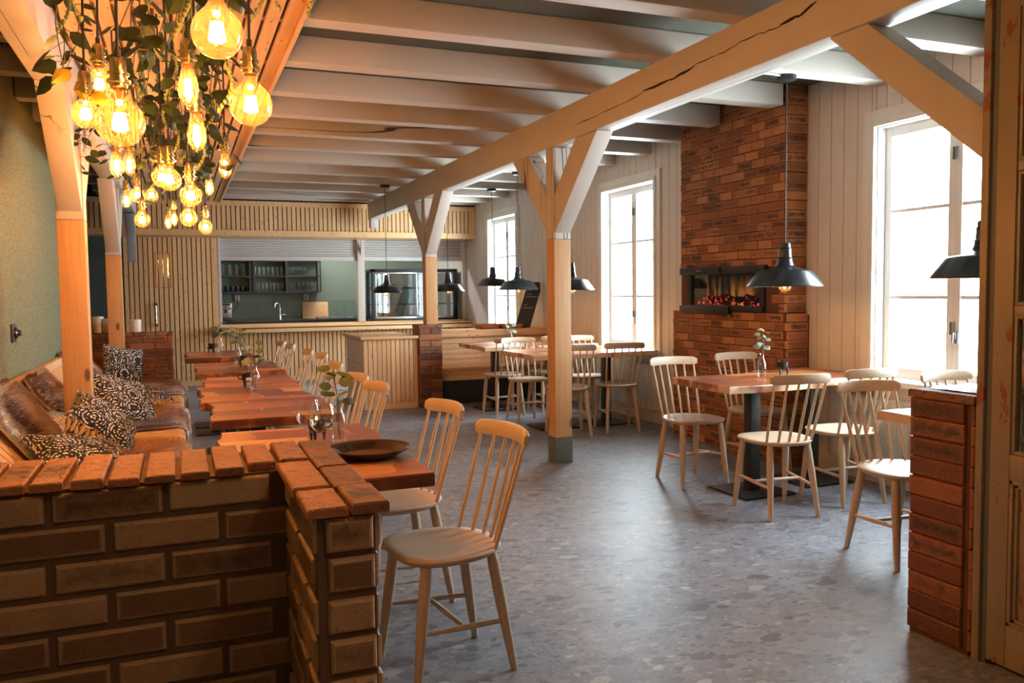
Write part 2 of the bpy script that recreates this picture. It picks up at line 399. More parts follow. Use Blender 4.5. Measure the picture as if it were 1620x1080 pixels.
# ---------------------------------------------------------------- setting
RX = 4.48; LX = -1.0; BY = 13.25; CZ = 2.88
S = 'structure'
MB().box(-2.4, -1.6, -.1, RX + .25, 15.6, 0).build('floor', FLOOR, kind=S, smooth=0)
MB().box(-2.4, -1.6, CZ, RX + .25, 15.6, CZ + .1).build('ceiling', DARKCEIL, kind=S, smooth=0)
# right wall with three window openings, boards laid upright
b = MB(3)
def rwall(y0, y1, z0, z1):
    y = y0
    while y < y1 - 1e-4:
        e = min(y1, (math.floor(y / .128 + 1e-6) + 1) * .128)
        b.box(RX, y + .0025, z0, RX + .02, e - .0025, z1); y = e
    b.box(RX + .012, y0, z0, RX + .24, y1, z1)
ys = [1.9]
for a, c in WINS: ys += [a, c]
ys.append(15.5)
for i in range(0, len(ys), 2): rwall(ys[i], ys[i + 1], 0, CZ)
for a, c in WINS: rwall(a, c, 0, WZ[0]); rwall(a, c, WZ[1], CZ)
b.build('wall_right', PANEL, kind=S, smooth=0)
bb = MB()
bb.box(RX - .02, 6.62, 0, RX, BY, .13); bb.box(RX - .02, 2.42, 0, RX, 5.06, .13)
bb.build('baseboard_right', PANEL, kind=S, bevel=.004)
MB().box(LX - .12, -1.6, 0, LX, 9.86, CZ).build('wall_left', GREENWALL, kind=S, smooth=0)
MB().box(-2.4, 9.75, 0, LX - .12, 9.86, CZ).build('wall_niche', GREENWALL, kind=S, smooth=0)
MB().box(-2.5, 9.75, 0, -2.4, 15.6, CZ).build('wall_niche_side', DARKGREEN, kind=S, smooth=0)
b = MB()
b.box(-2.4, BY, 0, -.70, BY + .1, CZ)
for k in range(34): b.box(-2.4, BY - .012, .03 + k * .06, -.70, BY, .083 + k * .06)
b.box(-2.4, BY - .02, 2.06, -.70, BY, 2.2)
b.build('wall_back_niche', DARKGREEN, kind=S, smooth=0)
MB().box(-1.2, -1.7, 0, 2.9, -1.6, CZ).build('wall_rear', PANEL, kind=S, smooth=0)
MB().box(2.78, -1.6, 0, 2.9, 2.1, CZ).build('wall_hall_right', PANEL, kind=S, smooth=0)
MB().box(2.9, 2.0, 0, RX, 2.1, CZ).build('wall_front', PANEL, kind=S, smooth=0)
b = MB(); b.box(-2.4, 15.4, 0, RX, 15.5, CZ, 0)
for k in range(26):
    for r in range(2): b.box(.4 + k * .152, 15.388, .92 + r * .152, .55 + k * .152, 15.4, 1.07 + r * .152, 1)
b.build('wall_kitchen', [GREENK, TILEG], kind=S, smooth=0)
MB().box(.36, BY + .1, 0, .46, 15.4, CZ).build('wall_kitchen_left', GREENK, kind=S, smooth=0)
# slatted back wall
def slats(b, x0, x1, y, z0, z1, w=.052, g=.014, t=.028, mat=0):
    n = max(1, round((x1 - x0 + g) / (w + g))); p = (x1 - x0 + g) / n
    for k in range(n): b.box(x0 + k * p, y - t, z0, x0 + k * p + p - g, y, z1, mat)
b = MB(5); b.box(-.72, BY, 0, .56, BY + .1, CZ, 1); slats(b, -.72, .52, BY, .07, 2.2); b.box(-.72, BY - .026, 0, .56, BY, .07); b.box(.52, BY - .026, .07, .58, BY, 2.2)
b.build('wall_back_left', [PX['z'], BLACK], kind=S, smooth=0)
b = MB(6); b.box(.58, BY, 0, RX, BY + .1, .84, 1); slats(b, .58, RX, BY, .08, .82); b.box(.58, BY - .026, 0, RX, BY, .08)
b.build('wall_back_counter', [PX['z'], BLACK], kind=S, smooth=0)
MB().box(.56, BY, 2.2, RX, BY + .1, CZ).build('wall_back_top', PANEL, kind=S, smooth=0)
b = MB(7); b.box(-2.39, 12.80, 2.28, RX, BY, CZ - .005, 1); slats(b, -2.35, RX - .06, 12.80, 2.28, 2.64); b.box(-2.39, 12.76, 2.64, RX - .005, 12.80, 2.71); b.box(-2.39, 12.75, 2.20, RX - .005, BY, 2.285); b.box(RX - .06, 12.765, 2.28, RX - .005, 12.8, 2.64)
b.build('trim_1', [PX['z'], BLACK], kind=S, smooth=0)
# ceiling joists
JY = [1.98, 2.75, 3.52, 4.29, 5.10, 5.88, 6.62, 7.37, 8.10, 8.89, 9.70, 10.48, 11.32, 12.09]
for i, y in enumerate(JY):
    x1 = 4.24 if 5.05 < y < 6.6 else RX - .003
    MB(40 + i).box(LX + .003, y, 2.72, x1, y + .14, CZ - .002, c=(.5, .5, .2)).build('ceiling_joist', WHITE['x'], kind=S, bevel=.008)
MB().box(LX + .003, 12.62, 2.73, RX - .003, 12.74, CZ - .002, c=(.5, .5, .2)).build('ceiling_joist', WHITE['x'], kind=S, bevel=.008)
# long beams
bi = 0
for nm, x in (('ceiling_beam', 2.775), ('ceiling_beam', -.58)):
    MB().box(x - .075, -1.58, 2.46, x + .075, 12.62, 2.718, c=(.5, .5, .1)).build(nm, WHITE['y'], kind=S, bevel=.01)
# drying cracks along the near face of the main beam
CRACK = plain('dark_crack', (.02, .013, .009), .9)
b = MB(12); CP = [(3.03, 2.639), (3.16, 2.606), (3.26, 2.600), (3.42, 2.606), (3.60, 2.603), (3.80, 2.594), (3.98, 2.592), (4.23, 2.571), (4.52, 2.570), (4.80, 2.552), (5.10, 2.546), (5.50, 2.552)]
for k in range(len(CP) - 1):
    (y0, z0), (y1, z1) = CP[k], CP[k + 1]; e = .02 * (k % 2); w0 = .004 + .009 * (k in (0, 1, 6, 7)); n = 5; up = []; dn = []
    for i in range(n + 1):
        f = i / n; hw = w0 * math.sin(PI * (f * .86 + .07)) * .6 + .0006; z = z0 + (z1 - z0) * f + b.rg.uniform(-.003, .003) + .006 * (k % 2); y = y0 - e + (y1 - y0 + e * 2) * f
        up.append((2.6992, y, z + hw)); dn.append((2.6992, y, z - hw))
    b.grid([dn, up])
b.build('drying_crack', CRACK, bpy.data.objects['ceiling_beam'], smooth=0)
# slatted ceiling panel
b = MB(9); n = 13; x0, x1 = -.48, .60; p = (x1 - x0) / n
for k in range(n):
    y = -1.5
    while y < 12.75:
        e = min(12.75, y + b.rg.uniform(1.6, 3.2)); b.box(x0 + k * p, y, 2.685, x0 + k * p + p - .018, e - .002, 2.705); y = e
for k in range(18): b.box(x0, -1.3 + k * .8, 2.705, x1, -1.26 + k * .8, 2.716)
b.box(x1 - .015, -1.5, 2.668, x1 + .01, 12.75, 2.717)
b.build('trim_2', PX['y'], kind=S, smooth=0)
b = MB(); b.box(x0, -1.5, 2.7165, x1, 12.7, 2.7185); b.build('trim_3', BLACK, kind=S, smooth=0)

# windows
WF = plain('white_window_paint', (.70, .69, .66), .4, .05)
HINGE = plain('grey_iron', (.12, .12, .12), .5)
for i, (a, c) in enumerate(WINS):
    win = bpy.data.objects.new('window_%d' % (i + 1), None); C.objects.link(win); win['kind'] = S
    z0, z1 = WZ; b = MB()
    for t0, d in ((.10, .022), (.03, .034)):
        q = .03 if t0 > .05 else -.012; b.box(RX - d, a - t0, z0 + .006, RX - .0005, a - q, z1 + t0); b.box(RX - d, c + q, z0 + .006, RX - .0005, c + t0, z1 + t0); b.box(RX - d, a - q, z1 + q, RX - .0005, c + q, z1 + t0)
    b.build('casing', WF, win, bevel=.003)
    b = MB(); b.box(RX + .001, a + .001, z0 + .006, RX + .2, a + .02, z1 - .001); b.box(RX + .001, c - .02, z0 + .006, RX + .2, c - .001, z1 - .001); b.box(RX + .001, a + .02, z1 - .02, RX + .2, c - .02, z1 - .001)
    b.build('jamb', WF, win)
    b = MB(); b.box(RX - .07, a - .13, z0 - .035, RX - .001, c + .13, z0 + .005); b.box(RX - .001, a + .001, z0 + .0005, RX + .2, c - .001, z0 + .005); b.build('sill', WF, win, bevel=.004)
    m = (a + c) / 2
    for s0, s1 in ((a + .02, m), (m, c - .02)):
        f = MB(); x = RX + .07; w_ = .05
        f.box(x, s0, z0 + .01, x + .04, s0 + w_, z1 - .02); f.box(x, s1 - w_, z0 + .01, x + .04, s1, z1 - .02)
        f.box(x, s0 + w_, z0 + .01, x + .04, s1 - w_, z0 + .085); f.box(x, s0 + w_, z1 - .085, x + .04, s1 - w_, z1 - .02)
        for zz in (1.285, 1.87): f.box(x + .005, s0 + w_, zz - .012, x + .035, s1 - w_, zz + .012)
        fo = f.build('sash', WF, win, bevel=.003)
        MB().box(x + .018, s0 + .04, z0 + .06, x + .022, s1 - .04, z1 - .06).build('pane', PANE, fo, smooth=0)
        h = MB()
        for zz in (1.05, 2.15): h.tube([(x - .006, s1 - .012 if s0 < m - .1 else s0 + .012, zz), (x - .006, s1 - .012 if s0 < m - .1 else s0 + .012, zz + .08)], .007)
        h.build('hinge', HINGE, fo)
    l = MB(); l.tube([(RX + .062, m - .03, 1.02), (RX + .055, m - .03, 1.06), (RX + .035, m - .03, 1.065), (RX + .03, m - .03, 1.0)], .007); l.cbox(RX + .066, m - .03, 1.03, .008, .03, .07)
    l.build('latch', HINGE, win)
# ---------------------------------------------------------------- posts
def yprism(b, poly, x0, x1, mat=0, c=None):
    # polygon in the y-z plane swept from x0 to x1
    if c is None: c = (.5, .5, b.rg.random())
    k = len(b.v); n = len(poly)
    area = sum(poly[i][0] * poly[(i + 1) % n][1] - poly[(i + 1) % n][0] * poly[i][1] for i in range(n))
    if area < 0: poly = poly[::-1]
    b.v += [(x0, p[0], p[1]) for p in poly] + [(x1, p[0], p[1]) for p in poly]
    b.face([k + i for i in reversed(range(n))], mat, c); b.face([k + n + i for i in range(n)], mat, c)
    for i in range(n): j = (i + 1) % n; b.face((k + i, k + j, k + n + j, k + n + i), mat, c)
def post(x, y, z0, zp, label, foot=False, arms=(1, -1), w=.145, zl=1.80, br=(.30, .36, .70)):
    t = thing('timber_post', label, 'post', (x, y, z0))
    h = w / 2; zz = z0 + .205 if foot else z0
    if foot: MB(1).box(-h - .002, -h - .002, 0, h + .002, h + .002, .205).build('painted_foot', SOCKG, t, bevel=.006)
    MB(2).box(-h, -h, zz - z0, h, h, zp - z0, c=(.5, .5, .1)).build('bare_shaft', BARE, t, bevel=.008)
    b = MB(3); b.box(-h, -h, zp - z0, h, h, 2.455 - z0, c=(.5, .5, .1)); b.build('painted_top', WHITE['z'], t, bevel=.008)
    for s in arms:
        b = MB(4); f = s * h
        poly = [(f, zl - z0), (f, zl + br[0] - z0), (f + s * br[1], 2.457 - z0), (f + s * br[2], 2.457 - z0)]
        yprism(b, poly, -.066, .066, c=(.5, .5, .1)); b.build('knee_brace', WHITE['z'], t, bevel=.006)
    return t
post(2.775, 5.945, 0, 1.755, 'timber post on the open floor with white braces and a grey-green foot', foot=True)
post(2.775, 9.56, .975, 1.765, 'timber post standing on the narrow brick pier beside the slatted cabinet')
post(2.775, 2.10, .972, 1.755, 'timber post by the old door, only its white brace reaching into view', arms=(1,), br=(.18, .57, .79))
post(-.583, 5.66, 0, 1.81, 'thick knotty timber post rising through the fur covered bench', w=.15, zl=1.86)
post(-.61, 9.50, 0, 1.765, 'farther timber post at the end of the bench before the low brick wall')
b = MB(5); yprism(b, [(12.70, 1.83), (12.70, 2.459), (12.2, 2.459), (12.34, 2.459), (12.61, 2.2), (12.61, 1.83)], -.635, -.525); 
t = b.build('hanging_strut', GREYP, bevel=.006); tag(t, 'grey painted timber strut hanging in front of the slatted door', 'strut')
b = MB(5); b.box(2.715, 12.48, 2.33, 2.835, 12.615, 2.459); tag(b.build('beam_corbel', WHITE['x'], bevel=.008), 'small white block under the far end of the long ceiling beam', 'corbel')

# ---------------------------------------------------------------- brick work
# chimney breast: lower part to 1.16, upper part set back a little
t = thing('brick_chimney_breast', 'tall red brick chimney breast between two windows holding the glowing fire', 'chimney breast', (0, 0, 0))
b = MB(11)
FY0, FY1, FZ0, FZ1 = 5.40, 6.38, 1.165, 1.53
b.box(4.262, 5.074, 0, RX - .002, 6.615, 1.15, 1)
b.box(4.285, 5.115, 1.15, RX - .002, FY0, CZ - .003, 1); b.box(4.285, FY1, 1.15, RX - .002, 6.525, CZ - .003, 1)
b.box(4.285, FY0, FZ1, RX - .002, FY1, CZ - .003, 1); b.box(4.44, FY0, 1.15, RX - .002, FY1, FZ1, 1)
b.brickwall((4.262, 6.615, 0), -Y(), Z(), -X(), 1.541, 1.165, .160, .062, .008, ch=.004, t=.010)
b.brickwall((4.262, 5.074, 0), X(), Z(), -Y(), .214, 1.165, .195, .062, .008, ch=.004, t=.010, start=0, shift=0)
cut = lambda a, e, v0, v1: v1 + 1.165 < 1.575 and e > 6.525 - 6.47 and a < 6.525 - 5.31
W_ = 6.525 - 5.115
b.brickwall((4.285, 6.525, 1.165), -Y(), Z(), -X(), W_, CZ - 1.17, .160, .062, .008, ch=.004, t=.010, cut=cut)
b.brickwall((4.285, 5.115, 1.165), X(), Z(), -Y(), .19, CZ - 1.17, .19, .062, .008, ch=.004, t=.010, shift=0)
b.build('brickwork', [BRICK_R, MORTAR_R], t, smooth=0)
# electric fire let into it
EM = M('glowing_embers', .9)
def ember():
    m = EM; v = m.co('Object'); n = m.noise(v, 26., 4, .7)
    hot = m.step(n, .53, .66); z = m.sep(v)[2]
    hot = m.math('MULTIPLY', hot, m.step(z, .15, .05))
    m.set('Base Color', (.012, .008, .007)); m.set('Emission Color', m.mix(hot, (1., .02, .01), (1., .10, .03)))
    m.set('Emission Strength', m.math('MULTIPLY', hot, 4.))
ember()
BACKP = M('fire_back_panel', .18)
def fb():
    m = BACKP; v = m.co('Object'); n = m.noise(m.n('ShaderNodeMapping', {'Vector': v, 'Scale': (1, 9., 1.2)}).outputs[0], 2.2, 3)
    z = m.sep(v)[2]
    m.set('Base Color', m.mix(n, (.10, .07, .05), (.26, .20, .14)))
    fl = m.math('MULTIPLY', m.step(n, .42, .7), m.step(z, .33, .05)); m.set('Emission Color', (1., .28, .05)); m.set('Emission Strength', m.math('MULTIPLY', fl, .55))
fb()
t = thing('electric_fireplace', 'black electric fireplace with red glowing embers set in the brick chimney', 'fireplace', (4.285, 5.89, 1.165))
b = MB(); b.box(-.045, -.58, .315, .02, .57, .375); b.box(-.062, -.02, .318, -.04, .575, .378); b.build('top_bar', BLACK, t, bevel=.006)
b = MB(); b.box(-.045, -.55, .0, .14, .49, .05); b.box(-.075, -.16, -.022, -.03, .56, .045); b.build('tray', BLACK, t, bevel=.008)
MB().box(-.02, -.55, .05, .14, -.49, .315).build('side_frame', BLACK, t); MB().box(-.03, .44, .05, .14, .489, .315).build('side_frame', BLACK, t)
MB().box(.135, -.49, .05, .14, .44, .315).build('back_panel', BACKP, t, smooth=0)
MB().box(-.012, -.49, .05, -.008, .44, .315).build('glass_front', CABGLASS, t, smooth=0)
r = random.Random(4)
for k in range(9):
    b = MB(k); y = -.42 + k * .1; p0 = (r.uniform(.03, .09), y - .07, .075 + r.uniform(0, .03)); p1 = (r.uniform(.03, .11), y + .07, .085 + r.uniform(0, .03))
    m_ = [Vector(p0).lerp(Vector(p1), i / 6) + Vector((r.uniform(-.008, .008), 0, .018 * math.sin(PI * i / 6) + r.uniform(-.006, .006))) for i in range(7)]
    b.tube(m_, [.016, .024, .027, .025, .028, .022, .012], 8); b.build('log', EM, t)
b = MB(8)
for k in range(90): 
    p = Vector((r.uniform(-.0, .12), r.uniform(-.47, .42), .055 + r.uniform(0, .025))); b.tube([p + Vector((0, -.014, 0)), p, p + Vector((.004, .014, .003))], [.005, .014, .006], 6)
b.build('embers', EM, t, kind='stuff')
tag(MB().box(4.205, 5.60, 1.509, 4.2075, 5.67, 1.519).build('badge_plate', STEEL, t), '', '') if 0 else None
MB().box(-.0635, .25, .345, -.0615, .31, .352).build('badge_strip', STEEL, t)

# near left L-shaped low wall
t = thing('brick_partition', 'low glazed brown brick partition in the left foreground with an orange tiled top', 'partition', (0, 0, 0))
b = MB(21)
b.box(-.97, 2.005, 0, .337, 2.28, .944, 1); b.box(.225, 1.558, 0, .335, 2.005, .944, 1)
b.brickwall((-.97, 2.005, .0), X(), Z(), -Y(), 1.192, .945, .218, .063, .016, t=.010, ch=.007, start=1, shift=.5)
b.brickwall((.243, 1.558, .0), X(), Z(), -Y(), .088, .945, .2, .063, .015, t=.014, ch=.008, shift=0)
b.brickwall((.225, 1.985, .0), -Y(), Z(), -X(), .425, .945, .197, .063, .015, t=.010, ch=.006, shift=.5)
b.brickwall((.335, 1.56, .0), Y(), Z(), X(), .435, .945, .197, .063, .015, t=.010, ch=.006, shift=.5)
b.brickwall((.337, 1.998, .0), Y(), Z(), X(), .275, .945, .197, .063, .015, t=.010, ch=.006, shift=.5)
b.brickwall((.337, 2.28, .0), -X(), Z(), Y(), 1.307, .945, .197, .063, .015, t=.012, ch=.006, shift=.5)
b.build('brickwork', [BRICK_B, MORTAR], t, smooth=0)
b = MB(22); x = -.965
while x < .10:
    dy = b.rg.uniform(-.006, .006); b.brick((x, 1.975 + dy, .945 + b.rg.uniform(0, .003)), X(), Y(), Z(), .062, .30, .019, .004, jit=.003); x += .0735
b.brick((.138, 2.02, .945), X(), Y(), Z(), .062, .255, .018, .004)
for k, (y0, L) in enumerate(((1.53, .165), (1.705, .165), (1.88, .12))):
    b.brick((.203, y0, .946), X(), Y(), Z(), .076, L, .019, .005, jit=.003)
b.build('top_tile', BRICK_T, t, smooth=0)
b = MB(23)
for k, (y0, L) in enumerate(((1.533, .165), (1.708, .20), (1.918, .21), (2.14, .145))):
    b.brick((.285, y0, .946), X(), Y(), Z(), .070, L, .019, .005, jit=.003)
b.brick((.213, 2.03, .946), X(), Y(), Z(), .066, .25, .018, .005)
b.build('dark_top_tile', BRICK_D, t, smooth=0)['label'] = 'darker brown top tile'

def lowwall(label, x0, y0, x1, y1, h, faces, seed, top=None, bl=.24, mats=None, tile=True):
    t = thing('brick_partition', label, 'partition', (0, 0, 0)); b = MB(seed)
    b.box(x0 + .004, y0 + .004, 0, x1 - .004, y1 - .004, h - .034, 1)
    if 'f' in faces: b.brickwall((x0, y0 + .006, .02), X(), Z(), -Y(), x1 - x0, h - .055, bl, .070, .005, ch=.005, shift=.5)
    if 'l' in faces: b.brickwall((x0 + .006, y1, .02), -Y(), Z(), -X(), y1 - y0, h - .055, bl, .070, .005, ch=.005, shift=0 if y1 - y0 < .3 else .5)
    if 'r' in faces: b.brickwall((x1 - .006, y0, .02), Y(), Z(), X(), y1 - y0, h - .055, bl, .070, .005, ch=.005, shift=.5)
    if 'b' in faces: b.brickwall((x1, y1 - .006, .02), -X(), Z(), Y(), x1 - x0, h - .055, bl, .070, .005, ch=.005, shift=.5)
    b.build('brickwork', mats or [BRICK_R, MORTAR_R], t, smooth=0)
    b = MB(seed + 1); x = x0 - .008
    while x < x1 - .02:
        b.brick((x, y0 - .01, h - .034), X(), Y(), Z(), min(.1, x1 + .008 - x), y1 - y0 + .02, .032, .006); x += .108
    b.build('top_tile', top or BRICK_D, t, smooth=0); return t
BRICK_P = bricks('dark_red_brick', (.10, .028, .013), (.18, .052, .020), (.32, .115, .042), burnthr=.52, edge=.4, rough=.55, bump=.8, bs=.9)
lowwall('dark red brick partition end beside the old door in the right foreground', 2.645, 2.15, RX - .02, 2.42, .965, 'lbf', 31, mats=[BRICK_P, MORTAR_R])
lowwall('low red brick wall behind the far end of the fur bench', -.985, 9.64, -.08, 9.86, .965, 'fr', 33, mats=[BRICK_P, MORTAR_R])
lowwall('narrow brick pier under the far timber post beside the slatted cabinet', 2.60, 9.44, 2.87, 9.72, .975, 'flrb', 35, mats=[BRICK_P, MORTAR_R], bl=.27)
# crumpled plastic on the right partition
b = MB(41); rg = random.Random(5); rows = []
for i in range(7):
    rows.append([(2.70 + j * .05, 2.17 + i * .036, .9655 + rg.uniform(.0, .009) * (1 if 0 < j < 17 else .2)) for j in range(18)])
b.grid(rows); CRUMP = M('crumpled_clear_film', .15).set('Base Color', (.62, .64, .68)).m
o = b.build('plastic_film', CRUMP, smooth=0); tag(o, 'crumpled clear plastic film lying on the right brick partition', 'plastic film')

# ---------------------------------------------------------------- old door standing open at the right
OLD = M('old_peeling_paint', .38)
def oldp():
    m = OLD; v = m.co('Object'); n = m.noise(m.n('ShaderNodeMapping', {'Vector': v, 'Scale': (1., 1., .5)}).outputs[0], 11., 5, .65)
    base = m.mix(m.noise(v, 4., 3), (.22, .165, .10), (.29, .22, .14))
    m.set('Base Color', m.mix(m.step(n, .59, .615), base, (.24, .075, .03))); m.bump(m.noise(m.n('ShaderNodeMapping', {'Vector': v, 'Scale': (1, 1, 6.)}).outputs[0], 30., 3), .2, .004)
oldp()
OLDG = M('old_grey_reveal', .5).set('Base Color', (.10, .11, .10)).m
d = bpy.data.objects.new('door_1', None); C.objects.link(d); d['kind'] = S; d.location = (2.65, 2.085, .02)
b = MB(); HT = 2.36; wd = .86
def leafbox(y0, y1, z0, z1, x0=0., x1=.045): b.box(x0, -y1, z0, x1, -y0, z1)
leafbox(0, .075, 0, HT); leafbox(wd - .075, wd, 0, HT); leafbox(.075, wd - .075, 0, .15); leafbox(.075, wd - .075, .665, .755); leafbox(.075, wd - .075, 2.27, HT)
for zz in (1.235, 1.725): leafbox(.075, wd - .075, zz, zz + .035, .004, .04)
b.build('frame', OLD, d, bevel=.004)
b = MB()
for z0, z1 in ((.15, .665),):
    for q in (0, .014):
        leafbox(.075 + q, .075 + q + .014, z0 + q, z1 - q, .002 + q * .6, .03); leafbox(wd - .089 - q, wd - .075 - q, z0 + q, z1 - q, .002 + q * .6, .03)
        leafbox(.075 + q, wd - .075 - q, z0 + q, z0 + q + .014, .002 + q * .6, .03); leafbox(.075 + q, wd - .075 - q, z1 - q - .014, z1 - q, .002 + q * .6, .03)
    leafbox(.10, wd - .10, z0 + .025, z1 - .025, .018, .03)
for z0 in (.755, 1.27, 1.76):
    z1 = {.755: 1.235, 1.27: 1.725, 1.76: 2.27}[z0]
    leafbox(.075, .088, z0, z1, .006, .04); leafbox(wd - .088, wd - .075, z0, z1, .006, .04); leafbox(.088, wd - .088, z0, z0 + .012, .006, .04); leafbox(.088, wd - .088, z1 - .012, z1, .006, .04)
b.build('moulded_panel', OLD, d, bevel=.003)
b = MB(); leafbox(.08, wd - .08, .76, 2.265, .020, .024); b.build('pane', CABGLASS, d, smooth=0)
b = MB(); b.box(2.642, 2.108, 0, 2.70, 2.138, 2.6); b.build('trim_4', OLD, kind=S, bevel=.004)
b = MB(); b.box(2.654, 2.088, 0, 2.78, 2.108, 2.6); b.build('trim_5', OLDG, kind=S)
b = MB(); b.box(2.70, 2.092, 0, RX - .01, 2.135, CZ - .01); b.build('trim_6', OLDG, kind=S)

# ---------------------------------------------------------------- left bench
BY0, BY1 = 2.34, 9.60
t = thing('slatted_bench', 'long pine slatted bench along the green wall under furs and cushions', 'bench', (0, 0, 0))
seat = MB(51); back = MB(52); front = MB(53); y = BY0
def skip(a, e):
    for py in (5.66, 9.50):
        if e > py - .085 and a < py + .085: return True
    return False
while y < BY1 - .02:
    e = min(BY1, y + .092); k = skip(y, e); x0 = -.495 if k else -.62
    poly = [(x0, .42), (-.02, .42), (-.02, .34), (.012, .34), (.012, .415), (.0, .437), (-.03, .446), (x0, .446)]
    s_ = len(seat.v); c = (.5, .5, seat.rg.random())
    pts = [(x0, .424), (-.022, .424), (-.022, .345), (.008, .345), (.012, .41), (.0, .435), (-.03, .447), (x0, .447)]
    q = [(p[0], p[1]) for p in pts]; n = len(q); b0 = len(seat.v)
    seat.v += [(p[0], y, p[1]) for p in q] + [(p[0], e - .008, p[1]) for p in q]
    for i in range(n): j = (i + 1) % n; seat.face((b0 + j, b0 + i, b0 + n + i, b0 + n + j), 0, c)
    seat.face([b0 + i for i in range(n)], 0, c); seat.face([b0 + n + i for i in reversed(range(n))], 0, c)
    xa, za = (-.675, .50) if k else (-.635, .453)
    back.hexa([(xa - .02, y, za), (xa, y, za), (xa, e - .008, za), (xa - .02, e - .008, za), (-.965, y, .80), (-.945, y, .80), (-.945, e - .008, .80), (-.965, e - .008, .80)])
    front.box(-.055, y, .02, -.035, e - .012, .34)
    y += .1
seat.build('seat_slat', PX['x'], t, smooth=0); back.build('back_slat', PX['z'], t, smooth=0); front.build('front_panel', PX['z'], t, smooth=0)
b = MB(); b.hexa([(-.998, BY0, .78), (-.93, BY0, .78), (-.93, BY1, .78), (-.998, BY1, .78), (-.998, BY0, .835), (-.945, BY0, .835), (-.945, BY1, .835), (-.998, BY1, .835)]); b.build('top_rail', PX['y'], t, bevel=.004)
PROF = [(-.965, .842), (-.94, .842), (-.625, .452), (-.585, .450), (-.05, .450), (.0, .440), (.018, .41), (.022, .05)]
def bench_at(s):
    for i in range(len(PROF) - 1):
        a, c = Vector(PROF[i]), Vector(PROF[i + 1]); L = (c - a).length
        if s <= L or i == len(PROF) - 2:
            d = (c - a).normalized(); p = a + d * s; return p, Vector((-d.y, d.x)) if d.x >= 0 or True else None
        s -= L
# ---------------------------------------------------------------- furs and cushions
FUR = M('animal_fur', .85)
def furm():
    m = FUR; a = m.n('ShaderNodeAttribute', attribute_name='bc').outputs['Color']
    n = m.noise(m.co('Object', (1, 1, 1)), 60., 3)
    m.set('Base Color', m.mix(m.math('MULTIPLY', n, .5), a, (.03, .015, .008), 'MIX')); m.set('Sheen Weight', .3); m.set('Sheen Roughness', .5)
furm()
def lerp3(a, b, t): return tuple(x * (1 - t) + y * t for x, y in zip(a, b))
def hide(label, yc, sc, hy, hs, seed, cc, cm, ce, rot=0., blades=6500, wu=None):
    """a hide draped over the bench profile; yc/sc centre, hy/hs half sizes (m)"""
    rg = random.Random(seed); ph = [rg.uniform(0, 6.3) for _ in range(6)]
    def R(a):
        c_, s_ = math.cos(a), math.sin(a)
        base = (abs(c_) ** 3.2 + abs(s_) ** 3.2) ** (-1 / 3.2)
        return base * (1 + .10 * math.sin(2 * a + ph[0]) + .08 * math.sin(3 * a + ph[1]) + .07 * math.sin(5 * a + ph[2]) + .04 * math.sin(9 * a + ph[3]))
    def bump(u, v): return .010 * math.sin(5 * u + ph[4]) * math.cos(4 * v + ph[5]) + .006 * math.sin(11 * v + ph[1])
    def pos(u, v, lift):
        cu, su = math.cos(rot), math.sin(rot)
        yy = yc + (u * cu - v * su) * hy; ss = max(.002, sc + (u * su + v * cu) * hs)
        p, n = bench_at(ss); return Vector((p.x + n.x * lift, yy, p.y + n.y * lift))
    def col(u, v, rr):
        k = .5 + .5 * math.sin(4.2 * u + 1.6 * math.sin(3 * v + ph[2]) + ph[0])
        base = lerp3(cc, cm, max(0, min(1, k * 1.3 - .15)))
        e = max(0, min(1, (rr - (.74 if wu is None else .58)) / .16))
        if wu is not None: e *= max(0, min(1, wu[0] * u + wu[1] * v + wu[2]))
        return lerp3(base, ce, e)
    b = MB(seed); rows = []; NR, NA = 12, 56; cols = []
    for i in range(NR + 1):
        r = i / NR; row = []; cr = []
        for k in range(NA):
            a = 2 * PI * k / NA; R_ = R(a); u, v = r * R_ * math.cos(a), r * R_ * math.sin(a)
            row.append(pos(u, v, .020 + bump(u, v) * (1 - r) - (.012 if i == NR else 0))); cr.append(col(u, v, r))
        rows.append(row); cols.append(cr)
    b.grid(rows, cf=lambda i, k: cols[i][k], close=True)
    t = thing('fur_hide', label, 'fur hide', (0, 0, 0), group='fur hides on the bench')
    b.build('skin', FUR.m, t, smooth=60)
    b = MB(seed + 1)
    for _ in range(blades):
        a = rg.uniform(0, 2 * PI); r = math.sqrt(rg.uniform(0, 1)) if rg.random() < .72 else rg.uniform(.88, 1.0)
        R_ = R(a); u, v = r * R_ * math.cos(a), r * R_ * math.sin(a)
        p = pos(u, v, .019 + bump(u, v) * (1 - r)); q = pos(u + .02 * math.cos(a), v + .02 * math.sin(a), .02)
        dn = pos(u, v + .06, .022 + rg.uniform(.008, .02)) - p
        o2 = (q - p); d = dn.normalized() * .5 + (o2.normalized() * (.9 if r > .85 else .25) if o2.length > 1e-5 else Vector())
        pn = pos(u, v, .05) - p; d = d.normalized() + pn.normalized() * rg.uniform(.05, .22) + Vector((rg.uniform(-.22, .22), rg.uniform(-.22, .22), rg.uniform(-.1, .1)))
        d = d.normalized() * rg.uniform(.022, .042); sd = d.cross(pn).normalized() * rg.uniform(.0018, .0034)
        c = tuple(min(1, x * rg.uniform(.65, 1.3)) for x in col(u, v, r)); k = len(b.v)
        mid = p + d * .55 + pn.normalized() * .003
        b.v += [tuple(p - sd), tuple(p + sd), tuple(mid + sd * .7), tuple(mid - sd * .7), tuple(p + d)]
        b.face((k, k + 1, k + 2, k + 3), 0, c); b.face((k + 3, k + 2, k + 4), 0, c)
    b.build('hair', FUR.m, t, smooth=0, kind='stuff')
